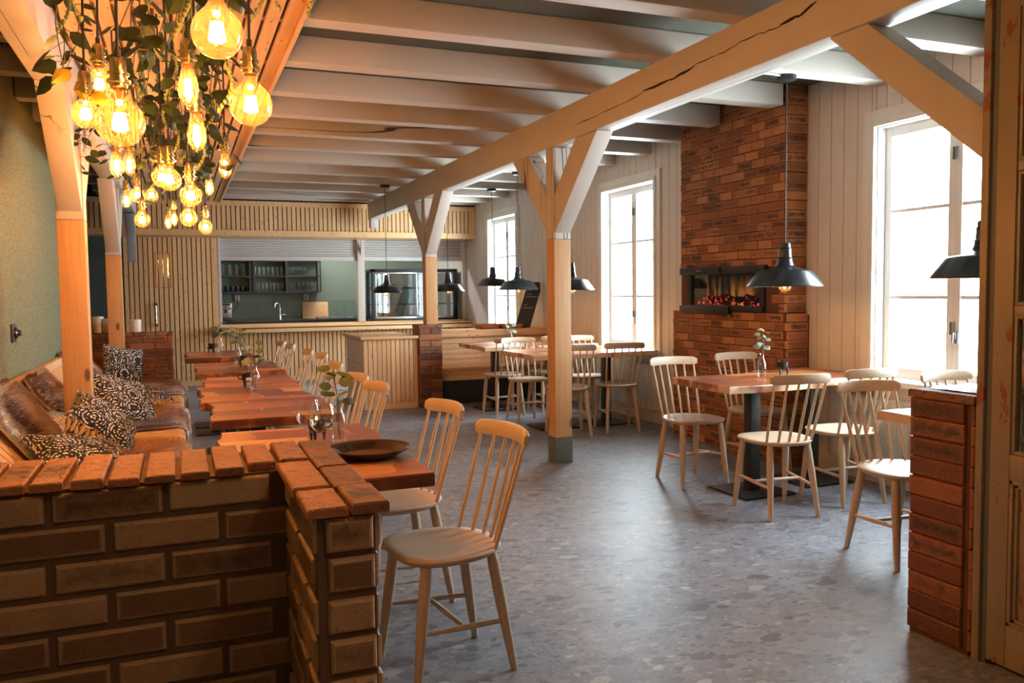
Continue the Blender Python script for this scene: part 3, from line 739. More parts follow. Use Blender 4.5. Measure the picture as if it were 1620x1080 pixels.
BR, TAN, CRM, DK, GR = (.40, .25, .15), (.60, .28, .10), (.92, .86, .78), (.075, .035, .02), (.30, .24, .20)
hide('brown fur hide with a pale edge over the bench back before the thick post', 5.13, .33, .47, .36, 61, BR, (.22, .105, .05), CRM, .10, 8000, (-2.6, .4, .2))
hide('grey tipped fur hide at the near lower left corner of the bench', 3.72, .44, .36, .24, 62, (.20, .15, .13), GR, (.50, .46, .42))
hide('orange tan fur hide on the bench seat nearest to the brick partition', 5.12, .88, .42, .42, 63, TAN, (.40, .17, .06), (.66, .46, .28), .1)
hide('brown fur hide with white fringe hanging over the middle bench seat', 6.68, .93, .60, .44, 64, (.42, .19, .07), (.20, .085, .04), CRM, -.1, 8000, (0, 2., -.4))
hide('dark brown fur hide on the far end of the bench seat', 8.76, .90, .58, .42, 65, (.26, .10, .045), (.45, .20, .07), (.62, .46, .32), .05, 6500, (0, 2., -.3))
hide('brown and white fur hide on the far bench back beside the small cushion', 8.45, .33, .46, .30, 66, (.16, .085, .055), (.34, .23, .16), (.85, .82, .76), .2, 3500, (1.5, 0, .3))
hide('narrow brown fur strip over the bench top rail behind the thick post', 6.35, .20, .45, .17, 67, BR, (.32, .16, .07), (.38, .20, .10), 0, 2500)
CUS = M('black_white_printed_cotton', .85)
def cus():
    m = CUS; v = m.co('Object', (1, 1, 1), True); v2 = v
    big = m.vor(v2, 6.5, rnd=.6); sm = m.vor(v, 74., rnd=.7)
    rings = m.math('SINE', m.math('MULTIPLY', big, 54.))
    band = m.step(rings, -.25, .05)
    dots = m.step(sm, .52, .42)
    lines = m.step(m.math('ABSOLUTE', m.math('SINE', m.math('MULTIPLY', m.noise(v, 6., 1), 46.))), .12, .05)
    w_ = m.math('MAXIMUM', m.math('MULTIPLY', band, dots), m.math('MULTIPLY', lines, .0))
    m.set('Base Color', m.mix(w_, (.016, .015, .016), (.78, .75, .68)))
cus()
TASS = plain('tan_tassel', (.50, .31, .15), .9, .2, 80)
def cushion(label, loc, rot, size=.42, fringe=0, thick=.15, fold=0.):
    t = thing('cushion', label, 'cushion', loc, group='printed cushions on the bench'); t.rotation_euler = rot
    b = MB(int(loc[1] * 100)); N = 18; top = []; bot = []
    def h(u, v): return thick * .5 * ((1 - abs(u) ** 2.4) * (1 - abs(v) ** 2.4)) ** .55
    for i in range(N + 1):
        rt, rb = [], []
        for k in range(N + 1):
            u, v = -1 + 2 * i / N, -1 + 2 * k / N; sq = 1 - .09 * (1 - abs(u * v)) * 0
            pu = u * (1 - .10 * (1 - v * v) * abs(u) ** 3 * -0 - .06 * (1 - abs(v)) * 0); pinch = 1 - .07 * (1 - abs(v)) * abs(u) ** 4
            x = u * size / 2 * (1 - .08 * (1 - v * v) * abs(u)); y = v * size / 2 * (1 - .08 * (1 - u * u) * abs(v))
            wz = fold * (x * x) * 2 + .006 * math.sin(9 * u + 4 * v)
            rt.append((x, y, h(u, v) + wz)); rb.append((x, y, -h(u, v) * .8 + wz))
        top.append(rt); bot.append(rb)
    b.grid(top); b.grid([r[::-1] for r in bot]); b.build('cover', CUS.m, t, smooth=70)
    if fringe:
        b = MB(7); rg = random.Random(3)
        for k in range(16):
            x = -size / 2 + size * (k + .5) / 16; y0 = -size / 2 * .97; p = [Vector((x, y0, 0))]
            for q in range(4): p.append(p[-1] + Vector((rg.uniform(-.008, .008), -.018, rg.uniform(-.012, .006) - .004 * q)))
            b.tube(p, [.004, .009, .010, .012, .006], 6)
        for k in range(60):
            x = rg.uniform(-size / 2, size / 2); p = Vector((x, -size / 2 * .96, rg.uniform(-.01, .02))); b.tube([p, p + Vector((rg.uniform(-.02, .02), -.02, .012)), p + Vector((rg.uniform(-.02, .02), -.035, -.012))], .0028, 4)
        b.build('tassel_fringe', TASS, t)
    return t
cushion('black and white cushion lying nearest to the brick partition', (-.47, 4.60, .56), (math.radians(17), math.radians(12), .5), .46, 0, .15)
cushion('black and white cushion with tan tassels leaning against the thick post', (-.43, 5.34, .625), (math.radians(16), math.radians(38), .12), .42, 1, .17)
cushion('black and white cushion lying just behind the thick post', (-.40, 6.55, .60), (math.radians(42), math.radians(18), .6), .50, 0, .17)
cushion('small black and white cushion slumped on the seat behind two others', (-.28, 7.55, .535), (math.radians(20), math.radians(12), 1.0), .40, 1, .15)
cushion('black and white cushion propped upright near the far brick wall', (-.53, 8.95, .67), (math.radians(72), math.radians(12), .45), .40, 0, .14)

# ---------------------------------------------------------------- chairs
def make_chair(label):
    t = thing('spindle_chair', label, 'chair')
    b = MB(1); N = 44; out = []
    for k in range(N):
        a = 2 * PI * k / N; c_, s_ = math.cos(a), math.sin(a); e = 2.9 if s_ > 0 else 2.15
        r = (abs(c_) ** e + abs(s_) ** e) ** (-1 / e); x, y = r * c_ * .205, r * s_ * .205
        x *= 1 + .05 * s_; out.append((x, y + .005))
    rings = [(.80, -.028), (.94, -.024), (1., -.010), (1., -.004), (.975, 0), (.80, -.002), (.5, -.007), (.2, -.009)]
    rows = [[(x * s_, (y - .005) * s_ + .005, .455 + z) for x, y in out] for s_, z in rings]
    b.grid(rows, close=True); n0 = len(b.v)
    b.face([k for k in reversed(range(N))]); b.face([n0 - N + k for k in range(N)])
    b.build('seat', BEECH, t, smooth=50)
    for sx in (-1, 1):
        for top, bot in (((.150 * sx, .135, .433), (.178 * sx, .188, 0)), ((.125 * sx, -.125, .433), (.160 * sx, -.195, 0))):
            p, q = Vector(top), Vector(bot)
            MB(2).tube([p.lerp(q, f) for f in (0, .1, .4, .75, 1)], [.017, .0205, .021, .0165, .0125], 12).build('leg', BEECHZ, t)
    b = MB(3)
    for sx in (-1, 1):
        a = Vector((.150 * sx, .135, .433)).lerp(Vector((.178 * sx, .188, 0)), .53); c = Vector((.125 * sx, -.125, .433)).lerp(Vector((.160 * sx, -.195, 0)), .58)
        b.tube([a, a.lerp(c, .5), c], [.008, .0115, .008], 10)
    b.tube([(-.155, 0, .195), (0, 0, .195), (.155, 0, .195)], [.008, .011, .008], 10); b.build('stretcher', BEECHZ, t)
    for k in range(6):
        u = -1 + 2 * k / 5; p = Vector((u * .150, -.128 - .045 * (1 - u * u), .446)); q = Vector((u * .170, -.242 - .038 * (1 - u * u), .818))
        MB(4 + k).tube([p.lerp(q, f) for f in (0, .3, .65, 1)], [.0075, .0092, .0085, .0065], 8).build('spindle', BEECHZ, t)
    b = MB(20); rows = []; n = 18
    for i in range(n + 1):
        u = -1 + 2 * i / n; e = min(1., (1 - abs(u)) / .09); hh = .029 * (.6 + .4 * math.sqrt(max(0, 1 - (1 - e) ** 2))); zc = .830 + .006 * (1 - u * u)
        yc = -.236 - .044 * (1 - u * u); x = u * .195; lean = .10
        sec = [(.010, -1), (.010, -.7), (.010, .75), (.006, 1.), (-.006, 1.), (-.010, .75), (-.010, -.7), (-.006, -1), (.006, -1)][1:]
        rows.append([(x, yc + dy - lean * s_ * hh, zc + s_ * hh) for dy, s_ in sec])
    b.grid(rows, close=True); m_ = len(rows[0]); L = len(rows)
    b.face([k for k in range(m_)]); b.face([(L - 1) * m_ + k for k in reversed(range(m_))])
    b.build('top_rail', BEECH, t, smooth=45); return t
D = math.radians
chairs = [
 ('left', .865, 2.85, 97, 'nearest whitewashed spindle chair, right of the brick partition in the foreground'),
 ('left', .86, 3.56, 97, 'spindle chair second from the camera, drawn up to the table with the platter'),
 ('left', .755, 4.50, 96, 'spindle chair behind the eucalyptus of the platter table, nearest at the second group of tables'),
 ('left', .76, 5.05, 96, 'spindle chair partly behind its nearer neighbour at the second group of tables'),
 ('left', .78, 5.98, 93, 'spindle chair at the far end of the second group, rail end catching the light'),
 ('left', .84, 6.98, 92, 'nearer of two overlapping spindle chairs at the third table of the left row'),
 ('left', .80, 7.50, 92, 'farther of two overlapping spindle chairs at the third table of the left row'),
 ('left', .76, 8.42, 92, 'spindle chair at the last table of the left row, nearer of the pair'),
 ('left', .73, 8.92, 92, 'farthest spindle chair of the left row, close to the slatted counter'),
 ('right', 3.335, 4.96, 178, 'spindle chair left of the brick chimney, behind the two tables with the vase'),
 ('right', 4.0, 5.10, 180, 'spindle chair directly in front of the brick chimney under the fire'),
 ('right', 3.345, 4.06, -7, 'spindle chair seen from behind under the big pendant lamp'),
 ('right', 3.93, 4.13, -3, 'spindle chair seen from behind, close to the big right window'),
 ('right', 3.34, 3.12, 175, 'spindle chair at the right edge beside the brick partition'),
 ('right', 4.13, 3.30, 180, 'spindle chair showing only its top rail above the right brick partition'),
 ('mid', 3.39, 7.06, -10, 'spindle chair seen from behind, just right of the standing post'),
 ('mid', 3.93, 7.10, -12, 'spindle chair seen from behind below the middle window'),
 ('mid', 3.33, 7.93, 180, 'spindle chair left of the standing post, facing the camera behind the middle tables'),
 ('mid', 3.29, 8.50, 0, 'dark ended spindle chair pushed under the farther middle table by the pine bench'),
 ('mid', 3.86, 8.57, 0, 'spindle chair hidden mostly by the standing post at the farther middle table'),
 ('mid', 4.03, 7.93, 180, 'spindle chair facing the camera right behind the standing post'),
]
GRP = {'left': 'chairs along the left row of tables', 'right': 'chairs around the tables by the chimney', 'mid': 'chairs around the middle tables'}
ch0 = None
for g, x, y, a, lab in chairs:
    if ch0 is None:
        ch0 = make_chair(lab); ch0.location = (x, y, 0); ch0.rotation_euler = (0, 0, D(a)); ch0['group'] = GRP[g]
    else: dup(ch0, (x, y, 0), D(a), lab, GRP[g])

# ---------------------------------------------------------------- tables
LG = 'live-edge tables along the bench'; RG_ = 'live-edge tables by the windows'
def table(label, x0, x1, y0, y1, wavy, cols, group, seed, plate=.40, pale=0):
    if group == LG: plate = .38; cols = [(px - .05, py) for px, py in cols]
    cx, cy = (x0 + x1) / 2, (y0 + y1) / 2
    t = thing('table', label, 'table', (cx, cy, 0), group=group); rg = random.Random(seed)
    hx, hy = (x1 - x0) / 2, (y1 - y0) / 2; ph = [rg.uniform(0, 6.3) for _ in range(4)]
    def wv(s, side): return ((.012 * math.sin(9. * s + ph[0]) + .007 * math.sin(21. * s + ph[1]) + .003 * math.sin(47 * s + ph[2])) if side in wavy else .002 * math.sin(9 * s + ph[3]))
    poly = []; n = 16
    for k in range(n): s = -hx + 2 * hx * k / n; poly.append((s, -hy + wv(s, 'f')))
    for k in range(n): s = -hy + 2 * hy * k / n; poly.append((hx - wv(s, 'r'), s))
    for k in range(n): s = hx - 2 * hx * k / n; poly.append((s, hy - wv(s + 1, 'b')))
    for k in range(n): s = hy - 2 * hy * k / n; poly.append((-hx + wv(s, 'l') + (.012 if 'l' in wavy else 0), s))
    MB(seed).prism(poly, .708, .755, ch=.005, mside=1).build('tabletop', [TABLE, TABLEPALE if group == RG_ else TABLEEDGE], t, smooth=35)
    for px, py in cols:
        b = MB(); b.cbox(px, py, .36, .078, .078, .68); b.build('column', BLACK, t, bevel=.006)
        b = MB(); b.cbox(px, py, .0095, plate, plate, .015); b.build('base_plate', BLACK, t, bevel=.005)
        b = MB(); b.cbox(px, py, .7035, .34, .34, .008); b.build('top_plate', BLACK, t)
    return t
table('long reddish live-edge table with the dark platter and wine glasses, nearest to the camera', .13, .77, 2.66, 3.83, 'lr', [(.0, -.36), (.0, .36)], LG, 71)
table('front table of the second group, closest behind the wine glasses', .125, .745, 4.20, 4.92, 'l', [(-.02, 0)], LG, 72)
table('middle table of the second group in the left row, under the tall glass vase', .09, .715, 4.93, 5.76, 'lr', [(0, 0)], LG, 73)
table('rear table of the second group in the left row, next to the black cup', .135, .735, 5.78, 6.40, 'l', [(0, 0)], LG, 74)
table('live-edge table third along the left row, with a black cup and small vase', .10, .755, 6.78, 7.80, 'lfr', [(0, -.26), (0, .26)], LG, 75)
table('last live-edge table of the left row, nearest to the slatted counter', .035, .67, 8.42, 9.42, 'l', [(0, -.27), (0, .22)], LG, 76)
table('live-edge table with a pale front edge holding the vase before the chimney', 3.125, 3.84, 4.215, 4.87, 'fb', [(.04, -.02)], RG_, 77)
table('live-edge table standing closest to the right window, left neighbour has the vase', 3.85, 4.42, 4.32, 4.97, 'fb', [(-.03, -.02)], RG_, 78)
table('live-edge table corner showing left of the right brick partition', 3.165, 3.86, 2.50, 3.10, 'b', [(.02, -.09)], RG_, 79)
table('live-edge table hidden behind the right brick partition under the cut off lamp', 3.87, 4.42, 2.50, 3.10, 'b', [(0, 0)], RG_, 80)
table('live-edge table left behind the standing post', 3.03, 3.70, 7.06, 7.96, 'l', [(.06, -.0)], RG_, 81)
table('live-edge table right of the standing post below the middle window', 3.71, 4.40, 7.10, 7.96, 'f', [(-.03, -.02)], RG_, 82)
table('live-edge table sticking out left beside the pine corner bench', 3.03, 3.70, 8.38, 9.34, 'l', [(.0, .12)], RG_, 83)
table('live-edge table behind the standing post next to the pine corner bench', 3.71, 4.40, 8.38, 9.34, 'f', [(.0, .12)], RG_, 84)
# ---------------------------------------------------------------- corner bench, cabinet, counter
t = thing('corner_bench', 'pine corner bench with black plinth and boarded back below the chalkboard', 'bench', (0, 0, 0))
BX0, BX1 = 2.885, RX - .004
MB().box(BX0 + .02, 9.60, 0, BX1, 10.0, .285).build('plinth', BLACK, t)
b = MB(1)
for k in range(2): b.box(BX0, 9.56, .285 + k * .062, BX1, 9.60, .344 + k * .062)
b.build('front_board', PX['x'], t, bevel=.003)
b = MB(2)
for k in range(4): b.box(BX0, 9.55 + k * .115, .410, BX1, 9.662 + k * .115, .438)
b.build('seat_board', PX['x'], t, bevel=.003)
b = MB(3)
for k in range(6): z = .44 + k * .066; b.hexa([(BX0, 9.985 + k * .008, z), (BX1, 9.985 + k * .008, z), (BX1, 10.03, z), (BX0, 10.03, z), (BX0, 9.993 + k * .008, z + .062), (BX1, 9.993 + k * .008, z + .062), (BX1, 10.035, z + .062), (BX0, 10.035, z + .062)])
b.build('back_board', PX['x'], t, bevel=.003)
b = MB(4); b.box(BX0, 9.975, .838, BX1, 10.40, .872); b.box(BX0, 9.97, .79, BX1, 9.99, .838); b.build('back_ledge', PX['x'], t, bevel=.004)
MB().box(BX0, 10.06, 0, BX1, 10.38, .838).build('box_base', PX['z'], t)

t = thing('slatted_cabinet', 'pine cabinet with slatted front and board top beside the brick pier', 'cabinet', (0, 0, 0))
MB().box(1.95, 9.50, 0, 2.59, 10.55, .815, c=(.5, .5, .1)).build('carcass', PANEL, t)
b = MB(5); slats(b, 1.95, 2.585, 9.498, .075, .815, w=.046, g=.007, t=.018); b.box(1.945, 9.476, 0, 2.585, 9.498, .072); b.build('slatted_front', PX['z'], t, smooth=0)
b = MB(6)
for k in range(4): b.box(1.91, 9.44 + k * .283, .816, 2.59, 9.72 + k * .283, .85)
b.build('top_board', PX['x'], t, bevel=.004)
MB().box(1.946, 9.56, .52, 1.9495, 10.50, .523).build('drawer_gap', BLACK, t)

t = thing('serving_counter', 'pine serving counter ledge along the kitchen hatch', 'counter', (0, 0, 0))
b = MB(7); b.box(.50, 12.98, .775, RX - .004, BY - .03, .83); b.box(.50, 13.02, .845, RX - .004, BY + .42, .872); b.build('counter_board', PX['x'], t, bevel=.004)
b = MB(9); b.box(.58, BY + .02, .872, RX - .004, BY + .1, .895); b.build('hatch_sill', PX['x'], t)
# hatch frame, post and shutter
b = MB(); b.box(.555, BY - .03, .874, .60, BY + .10, 2.2); b.box(4.41, BY - .02, .897, RX - .002, BY + .08, 2.2); b.build('trim_7', ALU, kind=S, bevel=.003)
MB().box(2.655, BY - .01, .897, 2.765, BY + .10, 2.2).build('trim_8', WHITE['z'], kind=S, bevel=.004)
t = thing('roller_shutter', 'grey roller shutter half lowered over the kitchen hatch', 'shutter', (0, 0, 0))
b = MB(10); n = 7; h0 = 1.93; rows = []
for k in range(n):
    z = h0 + (2.198 - h0) * k / n; p = (2.198 - h0) / n
    for f, d_ in ((0, .0), (.12, .012), (.3, .021), (.5, .024), (.7, .021), (.88, .012), (.99, .0)): rows.append([(x, BY + .066 - d_, z + p * f) for x in (.605, 1.5, 2.4, 3.4, 4.405)])
b.grid(rows); b.build('curtain', ALU, t, smooth=35)
MB().box(.605, BY + .03, 1.865, 4.405, BY + .07, 1.93).build('bottom_rail', ALU, t, bevel=.004)

# ---------------------------------------------------------------- kitchen behind the hatch
t = thing('kitchen_worktop', 'dark worktop along the green kitchen wall', 'worktop', (0, 0, 0))
MB().box(.47, 14.78, .865, RX - .004, 15.38, .905).build('top', WORKTOP, t, bevel=.004)
MB().box(.47, 14.82, .0, RX - .004, 15.37, .865).build('base', GREENK, t)
t = thing('wall_shelf', 'black steel wall shelf full of glasses in the kitchen', 'shelf', (0, 0, 0))
SY0, SY1 = 15.06, 15.38
b = MB()
for z in (1.385, 1.655, 1.93): MB().box(.62, SY0, z - .012, 2.36, SY1, z + .012).build('shelf_board', BLACK, t)
for x in (.63, 1.22, 1.76, 2.35):
    for y in (SY0 - .012, SY1 - .01): MB().cbox(x, y, 1.665, .024, .022, .58).build('upright', BLACK, t)
for x in (1.16, 1.78): MB().box(x - .02, SY0 + .02, 1.397, x + .02, SY1, 1.643).build('divider', BLACK, t); MB().box(x - .02, SY0 + .02, 1.667, x + .02, SY1, 1.918).build('divider', BLACK, t)
ORD = ['first', 'second', 'third', 'fourth', 'fifth', 'sixth', 'seventh', 'eighth', 'ninth']
def lathe_obj(name, prof, mat, seg=14, parent=None, sm=40): return MB().lathe(prof, seg).build(name, mat, parent, smooth=sm)
def row(proto, n, x0, x1, y, z, what, where, group):
    for k in range(n):
        o = proto if k == 0 else proto.copy()
        if k: C.objects.link(o)
        o.location = (x0 + (x1 - x0) * k / max(1, n - 1), y, z); tag(o, '%s %s from the left %s' % (ORD[k], what, where), what.split()[-1], group)
carafe = [(0, 0), (.042, 0), (.048, .01), (.046, .06), (.028, .13), (.026, .16), (.034, .205), (.033, .205), (.024, .16), (.026, .13), (.043, .06), (0, .012)]
flute = [(0, 0), (.026, 0), (.028, .004), (.030, .05), (.028, .10), (.034, .155), (.0325, .155), (.026, .1), (.028, .05), (0, .01)]
wine = [(0, 0), (.032, 0), (.030, .004), (.006, .008), (.004, .07), (.010, .078), (.032, .10), (.036, .125), (.028, .165), (.0265, .165), (.034, .125), (.030, .102), (0, .083)]
tumbler = [(0, 0), (.031, 0), (.035, .004), (.037, .085), (.0355, .085), (.033, .012), (0, .01)]
mug = [(0, 0), (.036, 0), (.040, .01), (.041, .095), (.038, .095), (.036, .012), (0, .01)]
row(lathe_obj('carafe', carafe, GLASS), 4, .72, 1.06, 15.2, 1.668, 'tall glass carafe', 'on the upper left of the black shelf', 'carafes')
row(lathe_obj('champagne_glass', flute, GLASS), 7, 1.25, 1.70, 15.2, 1.668, 'slim glass', 'on the upper middle of the black shelf', 'slim glasses, upper')
row(lathe_obj('wine_glass', wine, GLASS), 5, 1.84, 2.10, 15.2, 1.668, 'small wine glass', 'on the upper right of the black shelf', 'wine glasses, upper')
row(lathe_obj('mug', mug, BLACKS), 6, .70, 1.12, 15.2, 1.398, 'black mug', 'on the lower left of the black shelf', 'black mugs')
row(lathe_obj('champagne_glass', flute, GLASS), 8, 1.25, 1.70, 15.2, 1.398, 'slim glass', 'on the lower middle of the black shelf', 'slim glasses, lower')
row(lathe_obj('wine_glass', wine, GLASS), 7, 1.84, 2.30, 15.2, 1.398, 'small wine glass', 'on the lower right of the black shelf', 'wine glasses, lower')
SOCKET = plain('ivory_plastic', (.62, .60, .55), .4, .03)
for x, lab in ((.95, 'double socket on the green wall above the coffee machine'), (2.13, 'double socket on the green wall below the right end of the shelf')):
    t = thing('wall_socket', lab, 'socket', (x, 15.388, 1.285)); MB().box(-.04, -.04, -.05, .04, 0, .05).build('plate', SOCKET, t, bevel=.005)
    b = MB()
    for z in (-.022, .022): b.lathe([(0, .002), (.015, .002), (.015, 0)], 12, (0, 0, 0)); b.xf(Matrix.Translation((0, -.041, z)) @ Matrix.Rotation(PI / 2, 4, 'X'), len(b.v) - 25)
    b.build('socket_well', BLACK, t)
b = MB(); b.tube(arc((.95, 15.33, 1.26), (.97, 15.28, 1.05), (.80, 15.2, 1.08), 10), .006); tag(b.build('power_cable', CORD), 'black cable from the left socket to the coffee machine', 'cable')
t = thing('coffee_machine', 'small silver coffee machine at the left end of the kitchen worktop', 'coffee machine', (.73, 14.99, .905))
MB().box(-.10, -.17, 0, .10, .2, .05).build('drip_tray', BLACK, t, bevel=.008)
b = MB(); b.box(-.10, -.02, .05, .10, .2, .30); b.box(-.10, -.17, .19, .10, -.02, .30); b.build('body', STEEL, t, bevel=.012)
b = MB(); b.cbox(0, -.172, .275, .15, .006, .03); b.cbox(-.06, -.173, .235, .022, .008, .022); b.cbox(0, -.173, .235, .03, .008, .03); b.cbox(.06, -.173, .235, .022, .008, .022); b.build('control_panel', BLACKS, t)
b = MB(); b.cbox(0, -.12, .165, .04, .04, .06); b.build('spout', BLACK, t)
t = thing('kitchen_tap', 'curved chrome tap standing on the dark kitchen worktop', 'tap', (1.63, 14.98, .905))
b = MB(); b.tube([(0, 0, 0), (0, 0, .10)], [.024, .020], 12); b.tube([(0, 0, .1), (0, 0, .2)] + arc((0, 0, .2), (-.01, -.01, .33), (-.085, -.05, .27), 8) + [(-.092, -.055, .215)], .011, 10); b.build('spout', CHROME, t)
MB().tube([(.01, 0, .07), (.06, 0, .09), (.10, 0, .085)], [.010, .008, .006], 8).build('lever', CHROME, t)
b = MB(); b.hexa([(2.06, 15.30, .906), (2.52, 15.30, .906), (2.52, 15.325, .906), (2.06, 15.325, .906), (2.06, 15.362, 1.20), (2.52, 15.362, 1.20), (2.52, 15.386, 1.20), (2.06, 15.386, 1.20)], c=(.5, .5, .1))
tag(b.build('cutting_board', PX['x'], bevel=.006), 'pale wooden cutting board leaning on the green tiles', 'cutting board')
t = thing('induction_hob', 'flat hob on the kitchen worktop right of the cutting board', 'hob', (2.58, 14.98, .906)); MB().box(-.32, -.17, 0, .3, .17, .03).build('body', STEEL, t, bevel=.004)
for x in (-.16, .14): MB().lathe([(0, .006), (.095, .006), (.1, 0)], 20, (x, 0, .03)).build('cooking_zone', BLACKS, t)
# glass display cabinet
t = thing('display_cabinet', 'black framed glass display cabinet standing in the kitchen hatch', 'display cabinet', (0, 0, 0))
fx0, fx1, fy0, fy1, fz0, fz1 = 2.93, 4.40, 13.50, 13.95, .875, 1.74
b = MB(); q = .055
for x in (fx0, fx1 - q):
    for y in (fy0, fy1 - q): b.box(x, y, fz0, x + q, y + q, fz1)
b.box(fx0, fy0, fz1 - .05, fx1, fy1, fz1); b.box(fx0, fy0, fz0, fx1, fy1, fz0 + .04); b.build('frame', BLACK, t, bevel=.004)
b = MB()
for zz in (1.16, 1.43): b.box(fx0 + .05, fy0 + .06, zz, fx1 - .05, fy1 - .02, zz + .008)
b.build('glass_shelf', CABGLASS, t)
b = MB()
for zz in (1.145, 1.415): b.box(fx0 + .04, fy0 + .05, zz, fx1 - .04, fy0 + .065, zz + .02); b.box(fx0 + .04, fy1 - .03, zz, fx1 - .04, fy1 - .015, zz + .02)
b.build('shelf_rail', BLACK, t)
for k, (a, c) in enumerate(((fx0 + .06, 3.70), (3.68, fx1 - .06))):
    b = MB(); y = fy0 + .01 + .02 * k
    b.box(a, y, fz0 + .045, a + .02, y + .016, fz1 - .055); b.box(c - .02, y, fz0 + .045, c, y + .016, fz1 - .055); b.box(a, y, fz0 + .045, c, y + .016, fz0 + .075); b.box(a, y, fz1 - .075, c, y + .016, fz1 - .055)
    d_ = b.build('sliding_door', STEEL, t, bevel=.002); MB().box(a + .01, y + .006, fz0 + .06, c - .01, y + .01, fz1 - .06).build('pane', CABGLASS, d_, smooth=0)
MB().box(fx0 + .06, fy1 - .012, fz0 + .04, fx1 - .06, fy1 - .008, fz1 - .05).build('back_glass', CABGLASS, t, smooth=0)
p = lathe_obj('drinking_glass', tumbler, GLASS); row(p, 4, 3.10, 3.40, 13.75, .917, 'glass', 'inside the display cabinet', 'glasses in the display cabinet')
# slatted door: mirror window and handle
t = thing('door_window', 'narrow brass framed mirror glass in the slatted pine door', 'mirror', (-.20, BY - .021, 1.72))
b = MB(); b.box(-.105, -.012, -.26, -.095, .0, .26); b.box(.095, -.012, -.26, .105, 0, .26); b.box(-.095, -.012, .25, .095, 0, .26); b.box(-.095, -.012, -.26, .095, 0, -.25); b.build('frame', BRASSD, t)
MIRR = M('dark_mirror_glass', .04, Metallic=.9).set('Base Color', (.16, .15, .13)).m
MB().box(-.095, -.006, -.25, .095, -.001, .25).build('mirror_glass', MIRR, t, smooth=0)
t = thing('pull_handle', 'long steel pull handle with dark roses on the slatted pine door', 'handle', (-.315, BY - .021, 1.07))
MB().tube([(0, -.045, -.13), (0, -.045, .13)], .010, 10).build('grip', CHROME, t)
for z in (-.15, .15):
    b = MB(); b.lathe([(0, .055), (.012, .05), (.02, .03), (.026, .006), (.028, 0)], 14); b.xf(Matrix.Translation((0, 0, z)) @ Matrix.Rotation(PI / 2, 4, 'X')); b.build('rose', BRASSD, t)
# switch on green wall
t = thing('wall_switch', 'dark antique rotary switch on the green wall', 'switch', (LX + .001, 6.15, 1.125))
MB().box(0, -.065, -.06, .012, .065, .06).build('plate', plain('dark_brown_wood', (.06, .022, .012), .4), t, bevel=.006)
b = MB(); b.lathe([(0, .035), (.018, .034), (.022, .02), (.035, .012), (.038, 0)], 18); b.xf(Matrix.Translation((.012, 0, 0)) @ Matrix.Rotation(PI / 2, 4, 'Y')); b.build('knob', BLACKS, t)
MB().box(.044, -.006, -.018, .052, .006, .018).build('lever', BRASS, t)
# jars on the brick wall
TINP = plain('patterned_tin', (.62, .60, .55), .4, .35, 60)
JARW = plain('white_ceramic', (.70, .68, .64), .35, .04)
WOODL = plain('light_wood_lid', (.55, .36, .18), .5, .1)
for x, y, h, m, lab in ((-.80, 9.75, .17, TINP, 'wooden based patterned jar, leftmost on the far low brick wall'), (-.705, 9.74, .145, TINP, 'second patterned jar on the far low brick wall, left of the post'), (-.44, 9.75, .13, JARW, 'white jar on the far low brick wall right of the post')):
    t = thing('storage_jar', lab, 'jar', (x, y, .967)); MB().lathe([(0, 0), (.052, 0), (.055, .004), (.055, h * .6)], 20).build('body', WOODL if m is TINP else m, t); MB().lathe([(.055, h * .6), (.056, h * .62), (.056, h), (.05, h + .004), (0, h + .004)], 20).build('band', m, t)
# radiators
RAD = plain('radiator_white', (.66, .64, .60), .4, .04)
for y0, y1, lab in ((3.35, 4.75, 'white panel radiator under the big right window'), (7.20, 8.42, 'white panel radiator under the middle window')):
    t = thing('radiator', lab, 'radiator', (0, 0, 0)); b = MB(); y = y0
    while y < y1 - .01: b.box(4.395, y, .14, 4.415, y + .036, .585); b.box(4.402, y + .036, .14, 4.415, y + .05, .585); y += .05
    b.build('front_panel', RAD, t, bevel=.003)
    b = MB(); b.box(4.40, y0, .585, 4.47, y1, .60); b.box(4.415, y0, .14, 4.47, y0 + .02, .59); b.box(4.415, y1 - .02, .14, 4.47, y1, .59); b.build('casing', RAD, t)
    b = MB(); b.tube([(4.445, y0 + .1, .17), (4.445, y0 + .1, .132)], .012); b.box(4.43, y0 + .09, .05, RX - .021, y0 + .11, .15); b.box(4.43, y1 - .11, .05, RX - .021, y1 - .09, .15); b.build('bracket', RAD, t)
# woven basket trays and chalkboard on the ledge
WICK = M('woven_wicker', .7)
def wk():
    m = WICK; v = m.co('Object'); c_ = m.n('ShaderNodeTexChecker', {'Vector': v, 'Scale': 60.}).outputs[1]
    m.set('Base Color', m.mix(c_, (.50, .17, .04), (.26, .07, .02))); m.bump(c_, .5, .01)
wk()
def basket(x, y, w, d_, h, lab):
    t = thing('wicker_tray', lab, 'basket', (x, y, .873), group='woven trays on the bench ledge'); b = MB()
    b.box(-w / 2, -d_ / 2, 0, w / 2, d_ / 2, .008); b.box(-w / 2, -d_ / 2, 0, w / 2, -d_ / 2 + .012, h); b.box(-w / 2, d_ / 2 - .012, 0, w / 2, d_ / 2, h); b.box(-w / 2, -d_ / 2, 0, -w / 2 + .012, d_ / 2, h); b.box(w / 2 - .012, -d_ / 2, 0, w / 2, d_ / 2, h)
    b.build('tray', WICK, t); b = MB(); r_ = .007; z = h
    b.tube([(-w / 2, -d_ / 2, z), (w / 2, -d_ / 2, z), (w / 2, d_ / 2, z), (-w / 2, d_ / 2, z), (-w / 2, -d_ / 2, z)], r_, 6); b.build('rim', WICK, t)
basket(3.72, 10.18, .26, .2, .055, 'left woven tray of the two on the bench ledge'); basket(4.02, 10.16, .30, .2, .05, 'right woven tray on the bench ledge, next to the chalkboard')
